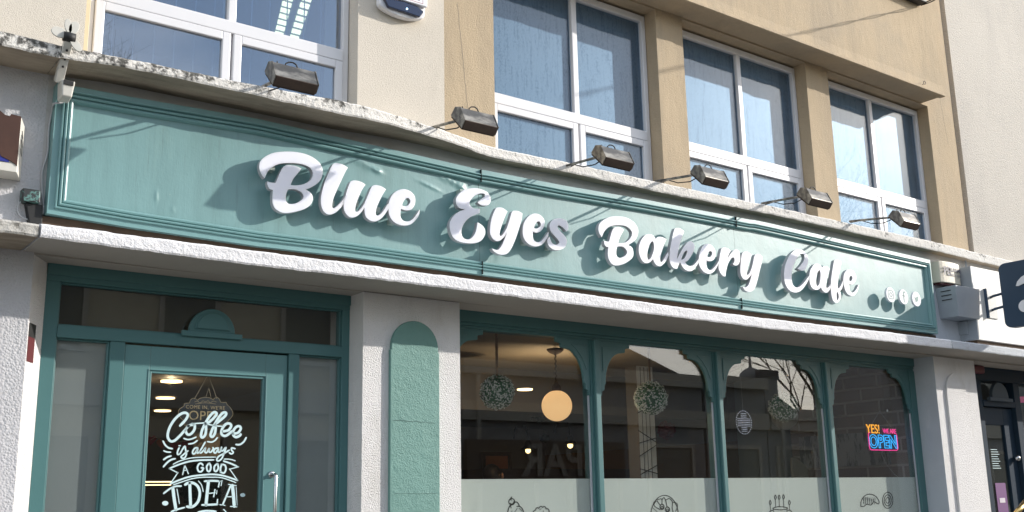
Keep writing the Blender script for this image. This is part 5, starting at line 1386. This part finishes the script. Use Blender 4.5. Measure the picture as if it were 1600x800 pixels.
# seated customer: one continuous skinned body
def person(x, y, ztop, label):
    me = bpy.data.meshes.new('person'); bm = bmesh.new(); sk = bm.verts.layers.skin.verify()
    J = {'pel': (0, 0, -.80, .15), 'wai': (0, -.01, -.62, .13), 'che': (0, -.01, -.42, .155), 'nec': (0, 0, -.25, .055), 'hea': (0, -.01, -.14, .085), 'top': (0, 0, -.07, .075),
         'shl': (-.17, 0, -.33, .06), 'ell': (-.22, .0, -.58, .045), 'hal': (-.12, -.22, -.60, .035), 'shr': (.17, 0, -.33, .06), 'elr': (.22, 0, -.58, .045), 'har': (.12, -.22, -.60, .035),
         'kl': (-.12, -.42, -.80, .075), 'fl': (-.12, -.42, -1.22, .05), 'kr': (.12, -.42, -.80, .075), 'fr': (.12, -.42, -1.22, .05)}
    V = {}
    for k, (a, b, c, r) in J.items(): V[k] = bm.verts.new((x + a, y + b, ztop + c))
    for a, b in (('pel','wai'),('wai','che'),('che','nec'),('nec','hea'),('hea','top'),('che','shl'),('shl','ell'),('ell','hal'),('che','shr'),('shr','elr'),('elr','har'),('pel','kl'),('kl','fl'),('pel','kr'),('kr','fr')):
        bm.edges.new((V[a], V[b]))
    for k, v in V.items(): v[sk].radius = (J[k][3],) * 2; v[sk].use_root = (k == 'pel')
    bm.to_mesh(me); bm.free(); me.materials.append(mat('dark_clothes', (.03, .03, .035), .8))
    o = bpy.data.objects.new('person', me); link(o)
    o.modifiers.new('skin', 'SKIN'); o.modifiers.new('sub', 'SUBSURF').levels = 2; o.modifiers['sub'].render_levels = 2
    tag(o, label, 'person')
    MB().sphere((x - .01, y + .02, ztop - .10), .098, 16, sc=(1, 1, 1.05)).build('hair', mat('dark_hair', (.012, .009, .008), .5), o, smooth=True)
    MB().sphere((x + .088, y - .03, ztop - .12), .022, 10, sc=(.6, 1, 1.5)).build('ear', mat('skin', (.42, .22, .15), .5), o, smooth=True)
p = at(771, 728, 3.0)
person(p.x, 3.0, p.z + .02, 'person with dark hair seated low in the first bay')
st_ = p.x
sl = thing('stool', 'dark stool carrying the seated person', 'stool', (st_, 3, 0))
MB().lathe([(.17, 0), (.17, .04)], (st_, 3.0, p.z - 1.0), 20).build('seat', M_['dark'], sl)
MB().tube([(st_, 3.0, 0), (st_, 3.0, p.z - 1.0)], .03, 8).build('stem', M_['dark'], sl)
# shelf of dark counter goods low behind the second bay
g = thing('counter', 'dark counter front low across the second bay', 'counter', (7.5, 3, 0))
MB().box(6.9, 9.2, 3.6, 4.1, 0, Z(1100, 733, 3.6)).build('counter_body', mat('black_counter', (.02, .015, .013), .5), g)

# things seen through the door
def disc_light(px_, py_, z, r, label):
    p = atz(px_, py_, z)
    t = thing('ceiling_light', label, 'light', (p.x, p.y, z), group='round ceiling lights behind the door')
    MB().lathe([(r, 0), (r, -.012)], (p.x, p.y, z - .0005), 28).build('diffuser', M_['disc'], t)
    MB().lathe([(r + .012, 0), (r + .012, -.006), (r + .001, -.006)], (p.x, p.y, z - .0002), 28).build('rim', M_['white'], t) if 0 else None
M_['disc'] = emis('lit_diffuser', (1.0, .72, .38), 2.5)
for (a, b, lab) in ((268, 594.5, 'round ceiling light nearest the door glass top'), (258.5, 621, 'middle one of three round ceiling lights behind the door'), (254, 641, 'lowest of three round ceiling lights behind the door')):
    disc_light(a, b, 2.618, .085, lab)
disc_light(820, 607.5, 2.60, .07, 'small round downlight beyond the first flower ball')
l = bpy.data.lights.new('ceiling_bulb', 'POINT'); l.energy = 3.5; l.color = (1, .75, .45); l.shadow_soft_size = .02
lo = bpy.data.objects.new('ceiling_bulb', l); COL.objects.link(lo); lo.location = tuple(atz(268, 594.5, 2.618) - Vector((0, 0, .035)))
# OPEN plaque with string
yp = .26
pq = thing('open_plaque', 'dark navy shaped plaque with gold outline reading come in we are open, on strings', 'sign', (2.42, yp, 2.2))
ox, oy, sc_ = 270, 580, 8.889
PL = [(160,450),(235,442,1),(245,400),(280,375),(320,385),(345,405,1),(380,375),(450,362),(520,372),(560,400,1),(590,370),(630,370),(655,405),(665,432,1),(745,432,1),(755,465),(800,505),(835,580),(815,640),(755,700),(750,740,1),(640,745),(560,790),(450,810),(340,790),(270,750),(160,752,1),(165,700),(110,650),(78,590),(90,530),(155,480)]
lp = [(ox + q_.x / sc_, oy + q_.y / sc_) for q_ in smooth_loop(PL, 4)]
curve_mesh([lp], 'board', M_['plaque'], pq, yp, .006)
g = MB(); ribbon(g, lp + [lp[0]], .55, yp - .001, smooth=False); g.build('gold_outline', M_['gold'], pq)
def pt(a, b): return at(ox + a / sc_, oy + b / sc_, yp - .0015)
tdir = (pt(690, 500) - pt(220, 505)).normalized()
text_mesh("COME IN, WE'RE", 'lettering', M_['gold'], pq, pt(455, 505), (1, 0, 0), (0, 0, 1), .030, spacing=1.1)
text_mesh("OPEN", 'lettering', M_['gold'], pq, pt(455, 625), (1, 0, 0), (0, 0, 1), .078, spacing=1.05)
g = MB()
for s_ in ([(300,430),(340,415),(380,440),(420,410),(450,430)], [(450,430),(490,410),(520,440),(560,415),(610,430)], [(310,455),(380,445),(450,440),(520,445),(600,455)]):
    ribbon(g, [(ox + a / sc_, oy + b / sc_) for a, b in s_], .5, yp - .001)
g.build('scrollwork', M_['gold'], pq)
for a_, b_ in (((485, 55), (300, 385)), ((495, 55), (610, 380))):
    p_, q_ = pt(*a_), pt(*b_); MB().tube([p_, q_], .0016, 6).build('string', M_['string'], pq)
MB().tube([pt(500, 235), pt(455, 365)], .0014, 6).build('string', M_['string'], pq); MB().tube([pt(500, 235), pt(530, 365)], .0014, 6).build('string', M_['string'], pq)
# burlap panel and garland of hearts
a_, b_ = at(303, 676, .30), at(343, 713, .30)
hb = tag(MB().box(a_.x, b_.x, .30, .305, b_.z, a_.z).build('burlap_sign', mat('burlap', (.20, .13, .07), .95, var=.3, var_scale=80, bumps=[('n', 200, .001)])), 'brown burlap panel hanging below the open plaque', 'sign')
ga = thing('heart_garland', 'string of red paper hearts behind the door glass', 'garland', (2.1, .8, 1.9))
P = [(236, 690), (243, 686), (256, 692), (274, 694), (292, 692)]
MB().tube([at(a, b - 3, .8) for a, b in P], .002, 6).build('string', M_['string'], ga)
hm = [mat('heart_red', (.25, .012, .015), .6), mat('heart_orange', (.32, .07, .02), .6)]
for k, (a, b) in enumerate(((236, 687), (253, 693), (274, 696), (292, 694))):
    c = at(a, b, .8); H_ = []
    for j in range(24):
        t = 2 * math.pi * j / 24
        H_.append(Vector((c.x + .0022 * 16 * math.sin(t) ** 3, .8, c.z + .0022 * (13 * math.cos(t) - 5 * math.cos(2*t) - 2 * math.cos(3*t) - math.cos(4*t)))))
    MB().prism(H_, (0, .003, 0)).build('heart', hm[1 if k == 1 else 0], ga)
# potted foliage behind the lettering
pom(318, 758, 34, .9, mat('dim_leaves', (.012, .035, .018), .7), 'plant', 'dark leafy plant behind the door lettering', 'plant', 400)
# glowing counter strip
a_ = at(222, 753, 1.9); b_ = at(266, 753, 1.9)
fx_ = thing('display_counter', 'dark display counter with two glowing strips behind the door', 'counter', (2, 2, 0))
MB().box(1.45, 2.45, 1.9, 2.4, 0, a_.z - .03).build('counter_body', mat('counter_dark', (.03, .015, .012), .5), fx_)
for dz in (0.0, -.022):
    MB().box(a_.x - .2, b_.x, 1.88, 1.895, a_.z + dz - .004, a_.z + dz + .004).build('light_strip', M_['disc'], fx_)

# ---- neon sign in the right bay
yn = .36
ns = thing('neon_sign', 'glowing neon sign reading Yes we are open, pink frame, in the right bay', 'sign', (9.3, yn, 2.0))
NB = emis('neon_blue', (0.03, 0.42, 0.95), 1.0); NPk = emis('neon_pink', (0.95, 0.05, 0.30), .8); NY = emis('neon_yellow', (1.0, 0.42, 0.03), .9)
def nn(a, b): return at(1320 + a / 6.667, 620 + b / 6.667, yn)
c00, c10, c01, c11 = nn(250, 350), nn(550, 400), nn(250, 535), nn(548, 575)
x0_, x1_ = (c00.x + c01.x) / 2, (c10.x + c11.x) / 2
z1_, z0_ = (c00.z + c10.z) / 2, (c01.z + c11.z) / 2
w_, h_ = x1_ - x0_, z1_ - z0_
cx_, cz_ = (x0_ + x1_) / 2, (z0_ + z1_) / 2
def nrr(r): 
    P = []
    for (ax, az, a0) in ((x1_ - r, z1_ - r, 0), (x0_ + r, z1_ - r, 90), (x0_ + r, z0_ + r, 180), (x1_ - r, z0_ + r, 270)):
        for k in range(6): a = R(a0 + 18 * k); P.append(Vector((ax + r * math.cos(a), yn, az + r * math.sin(a))))
    return P
Pn = nrr(.03)
# pink tube leaves a gap along the top where the words stand
MB().tube(Pn[0:6][::-1][3:] [::-1] [::-1] + Pn[18:24][::-1] + Pn[12:18][::-1] + Pn[6:12][::-1], .0045, 8).build('pink_tube', NPk, ns, smooth=True)
text_mesh('OPEN', 'blue_tube', NB, ns, (cx_, yn, cz_ - .008), (1, 0, 0), (0, 0, 1), h_ * 1.02, outline=.0036, bold=.004, spacing=1.05)
text_mesh('YES!', 'yellow_tube', NY, ns, (x0_ + w_ * .18, yn, z1_ + .030), (1, 0, 0), (0, 0, 1), h_ * .74, bold=0, extrude=.004, spacing=.98)
text_mesh('WE ARE', 'pink_words', NPk, ns, (x0_ + w_ * .76, yn, z1_ + .016), (1, 0, 0), (0, 0, 1), h_ * .40, bold=0, extrude=.004, spacing=.9)
MB().box(x0_ - .01, x1_ + .01, yn + .012, yn + .016, z0_ - .01, z1_ + .07).build('clear_backing', mat('smoky_acrylic', (.05, .045, .05), .15), ns)
tp = nn(362, 150)
MB().tube([tp, Vector((x0_ + .06, yn + .01, z1_ + .06))], .0016, 6).build('hanging_wire', M_['cable'], ns); MB().tube([tp, Vector((x1_ - .06, yn + .01, z1_ + .06))], .0016, 6).build('hanging_wire', M_['cable'], ns)
MB().lathe([(.012, 0), (.008, .01)], (tp.x, .269, tp.z), 12, axis='y').build('suction_hook', M_['white'], ns)
MB().tube([Vector((cx_ - .02, yn + .01, z0_)), nn(385, 600), nn(430, 700), nn(520, 810), nn(640, 900)], .002, 6).build('power_lead', M_['cable'], ns, smooth=True)

# ---- office ceiling lights behind the wide window
ZC = 6.44
M_['tube_lit'] = emis('louvre_glow', (1.0, .86, .45), 2.6)
M_['louvre'] = mat('louvre_metal', (.45, .48, .48), .4)
of = thing('office_light', 'louvred ceiling light with rows of glowing cells inside the office window', 'light', (3.4, 2, ZC))
for (p0_, p1_) in (((436, 52), (448, 6)), ((460, 58), (476, 8))):
    a_ = atz(p0_[0], p0_[1], ZC); b_ = atz(p1_[0], p1_[1], ZC)
    for k in range(-2, 9):
        c_ = a_ + (b_ - a_) * (k / 5)
        hx = .5 * abs(atz(p0_[0] + 13, p0_[1] + 3.6, ZC).x - a_.x); hy = .30 * abs((b_ - a_).y) / 5
        if c_.y < .6 or c_.y > 4.9: continue
        sl_ = (b_ - a_).x / (b_ - a_).y
        MB().prism([Vector((c_.x - hx - sl_ * hy, c_.y - hy, ZC - .012)), Vector((c_.x + hx - sl_ * hy, c_.y - hy, ZC - .012)), Vector((c_.x + hx + sl_ * hy, c_.y + hy, ZC - .012)), Vector((c_.x - hx + sl_ * hy, c_.y + hy, ZC - .012))], (0, 0, .008)).build('glowing_cell', M_['tube_lit'], of)
a_, b_, c_, d_ = atz(428, 60, ZC), atz(472, 72, ZC), atz(500, -60, ZC), atz(456, -72, ZC)
MB().prism([Vector((v.x, max(v.y, .55), ZC - .002)) for v in (a_, b_, c_, d_)], (0, 0, .004)).build('louvre_tray', M_['louvre'], of)

# ================================================================== OPPOSITE SIDE OF THE STREET (seen in the glass)
YM = 12.52      # mirror depth of the opposite facades, plane y = -12 - 
def mir(px_, py_, yg=.265, Y=-12.0):
    p = at(px_, py_, 2 * yg - Y); return Vector((p.x, Y, p.z))
opp_cream = mat('opposite_cream_render', (.46, .41, .30), .9, var=.08, bumps=[('n', 8, .01)])
opp_grey = mat('opposite_grey_render', (.24, .24, .235), .9, var=.08)
opp_dark = mat('opposite_slate', (.07, .07, .075), .8)
opp_trim = mat('opposite_trim', (.40, .37, .31), .8)
winm = mat('opposite_window', (.13, .13, .11), .4)
def block(name, label, x0, x1, h, m, depth=8):
    t = thing(name, label, 'building', ((x0 + x1) / 2, -12, 0))
    MB().box(x0, x1, -12 - depth, -12.0, 0, h).build('wall', m, t)
    MB().box(x0 + .01, x1 - .01, -11.99, -11.80, h - .25, h + .05).build('cornice', opp_trim, t)
    MB().box(x0 + .01, x1 - .01, -11.99, -11.88, 3.3, 3.7).build('string_course', opp_trim, t)
    n = max(1, int((x1 - x0) / 2.2))
    for i in range(n):
        xc_ = x0 + (x1 - x0) * (i + .5) / n
        if h > 5.6:
            f = MB(); frame_bars(f, xc_ - .55, xc_ + .55, 4.2, min(5.9, h - .5), .09, -11.995, -11.93); w = f.build('window', opp_trim, t)
            MB().box(xc_ - .46, xc_ + .46, -11.99, -11.97, 4.29, min(5.9, h - .5) - .09).build('pane', winm, w)
        f = MB(); frame_bars(f, xc_ - .8, xc_ + .8, .5, 2.9, .10, -11.995, -11.93); w = f.build('window', opp_trim, t)
        MB().box(xc_ - .7, xc_ + .7, -11.99, -11.97, .6, 2.8).build('pane', winm, w)
    MB().tube([(x0 + .4, -11.85, .1), (x0 + .4, -11.85, h - .1)], .05, 8).build('downpipe', opp_trim, t)
    return t
a_ = mir(1094, 583)
block('street_building', 'cream building across the street reflected in the door glass', 1.0, 12.5, 7.6, opp_cream)
sp_ = block('street_building', 'grey shop building across the street reflected in the second bay', 12.6, a_.x, mir(1094, 592).z, opp_grey)
# sloping roof falling to the right
g = MB(); b0, b1 = mir(1010, 540), mir(1094, 583)
g.prism([Vector((12.6, -12.6, b1.z)), Vector((b1.x, -12.6, b1.z)), Vector((b0.x, -12.6, b0.z)), Vector((b0.x - 4, -12.6, b0.z + 1.6)), Vector((12.6, -12.6, b0.z + 1.6))], (0, -6, 0)); g.build('roof', opp_dark, sp_)
c = mir(845, 722); c.y = -11.78
MB().box(c.x - 2.1, c.x + 2.3, -11.90, -11.80, c.z - .45, c.z + .45).build('sign_panel', mat('dark_sign', (.10, .07, .05), .6), sp_)
text_mesh('SPAR', 'lettering', mat('pale_sign_letters', (.26, .23, .19), .5), sp_, (c.x + .4, -11.78, c.z), (-1, 0, 0), (0, 0, 1), .95, bold=.02, extrude=.02)
a2, b2 = mir(1131, 592), mir(1192, 596)
dm = block('domed_building', 'parapet building with a small dome across the street reflected in the third bay', a_.x + .1, b2.x, b2.z, opp_grey)
c = mir(1173, 588, Y=-12.9); r_ = abs(mir(1186, 588, Y=-12.9).x - c.x)
MB().lathe([(r_, 0), (r_ * .96, .3 * r_), (r_ * .8, .6 * r_), (r_ * .5, .85 * r_), (r_ * .15, 1.0 * r_), (.04, 1.15 * r_), (.03, 2.1 * r_)], (c.x, -12.9, c.z - .1), 24).build('dome', opp_grey, dm, smooth=True)
MB().box(c.x - .3, c.x + .3, -12.93, -12.90, c.z + 1.7 * r_, c.z + 1.8 * r_).build('weather_vane', opp_dark, dm)
a3, b3, c3 = mir(1192, 610), mir(1217, 600), mir(1275, 645)
gh = block('gable_house', 'house with chimney and falling gable across the street reflected in the third bay', b2.x + .05, c3.x, c3.z, opp_grey)
MB().prism([Vector((b2.x + .05, -12.5, c3.z)), Vector((c3.x, -12.5, c3.z)), Vector((b3.x, -12.5, b3.z)), Vector((b2.x + .05, -12.5, a3.z))], (0, -5, 0)).build('roof', opp_dark, gh)
ch0, ch1 = mir(1198, 590), mir(1216, 590)
MB().box(ch0.x + .1, ch1.x + .2, -12.38, -12.20, a3.z - .5, ch0.z).build('chimney', opp_grey, gh); MB().box(ch0.x + .02, ch1.x + .26, -12.40, -12.18, ch0.z, ch0.z + .25).build('chimney_cap', opp_dark, gh)
block('street_building', 'grey building across the street reflected in the right bay', c3.x + 3.2, c3.x + 16, 6.1, opp_grey, depth=2.5)

# bare winter trees
def bare_tree(x, y, h, seed, label):
    rnd = random.Random(seed)
    t = thing('bare_tree', label, 'tree', (x, y, 0), group='bare winter trees across the street')
    tr = MB(); br = MB()
    top = Vector((x, y, h * .35))
    tr.tube([(x, y, 0), (x + .05, y, h * .18), top], [.17, .13, .10], 10)
    def grow(p, d, L, r, depth):
        q = p; P = [p]; rs = [r]
        for k in range(3):
            d = (d + Vector((rnd.gauss(0, .16), rnd.gauss(0, .16), rnd.gauss(.04, .10)))).normalized()
            q = q + d * L / 3; P.append(q); rs.append(r * (1 - .25 * (k + 1) / 3))
        br.tube(P, rs, 5 if depth > 3 else 3, cap=False)
        if depth == 0: return
        for k in range(3 if depth > 1 else 3):
            nd = (d + Vector((rnd.gauss(0, .55), rnd.gauss(0, .55), rnd.gauss(.1, .35)))).normalized()
            grow(P[-1] if k else P[2], nd, L * rnd.uniform(.66, .85), r * .60, depth - 1)
    for k in range(5):
        an = k * 1.26 + rnd.random()
        grow(top, Vector((math.cos(an) * .8, math.sin(an) * .8, 1)).normalized(), h * .2, .042, 6)
    bark = mat('bark', (.06, .05, .04), .9)
    tr.build('trunk', bark, t, smooth=True); br.build('branches', bark, t)
c = mir(1262, 600, Y=-11.0)
bare_tree(c.x + 6.0, -15, 9.5, 3, 'bare tree across the street reflected in the right half of the third bay')
c = mir(1335, 300, .18, Y=-14)
bare_tree(c.x, -16, c.z + 1.5, 5, 'taller bare tree reflected in the right upper window')
c = mir(165, 60, .18, Y=-13)
bare_tree(c.x - 1.5, -14, c.z + .6, 9, 'bare tree reflected in the left upper window')

# ---- stand-in for a reflected round LED sign: tiny lights hung in the third bay
c = at(1162, 660, .5); rad = 18 / F_PX * ((c - CAM).dot(_w))
ln = thing('reflected_led_sign', 'round of tiny white lights standing in for a reflected LED sign, left half of the third bay', 'reflection', c)
MB().tube([c + Vector((rad * math.cos(2*math.pi*k/32), 0, rad * math.sin(2*math.pi*k/32))) for k in range(33)], .0012, 6).build('wire_ring', M_['cable'], ln)
MB().tube([c + Vector((0, 0, rad)), Vector((c.x, c.y, CZ_))], .001, 5).build('hanging_wire', M_['cable'], ln)
dots = MB()
M_['dots'] = emis('tiny_lights', (.75, .80, 1.0), .6)
for k in range(30):
    a = 2 * math.pi * k / 30; dots.sphere(c + Vector((rad * math.cos(a), -.004, rad * math.sin(a))), .0030, 6)
for i in range(-6, 7):
    for j in range(-6, 7):
        u, v = i * rad / 6.6, j * rad / 6.6
        if u * u + v * v < (rad * .88) ** 2 and (abs(i) < 3 or abs(j) < 3): dots.sphere(c + Vector((u, -.004, v)), .0030, 6)
dots.build('light_dots', M_['dots'], ln)['kind'] = 'stuff'

# ---- hairline cracks in the painted arch panel and in the piers
cr_ = MB(); rnd = random.Random(4)
def crack(x0, z0, x1, z1, y, w=.002, n=14, amp=.0035):
    P = [(x0 + (x1 - x0) * k / n + rnd.uniform(-amp, amp) * .4, z0 + (z1 - z0) * k / n + rnd.uniform(-amp, amp)) for k in range(n + 1)]
    m_ = MB(); ribbon(m_, P, w, y, px=False, step=2); return m_.build('crack', M_['crack'], cafe)
M_['crack'] = mat('crack_dark', (.05, .08, .075), .9)
xa_, xb_ = X(606.5, 650), X(683.5, 650)
crack(xa_ + .02, Z(645, 657, -.027), xb_ - .04, Z(645, 660, -.027), -.0275)
crack(xa_ + .03, Z(645, 771, -.027), xb_ - .02, Z(645, 771, -.027), -.0275, w=.0015)
M_['crack'] = mat('crack_grey', (.25, .22, .18), .9)
crack(10.50, 6.45, 10.62, 5.35, -.0008, w=.005, n=30, amp=.01); crack(4.1, 5.2, 4.2, 4.2, -.0008, w=.003, n=20)
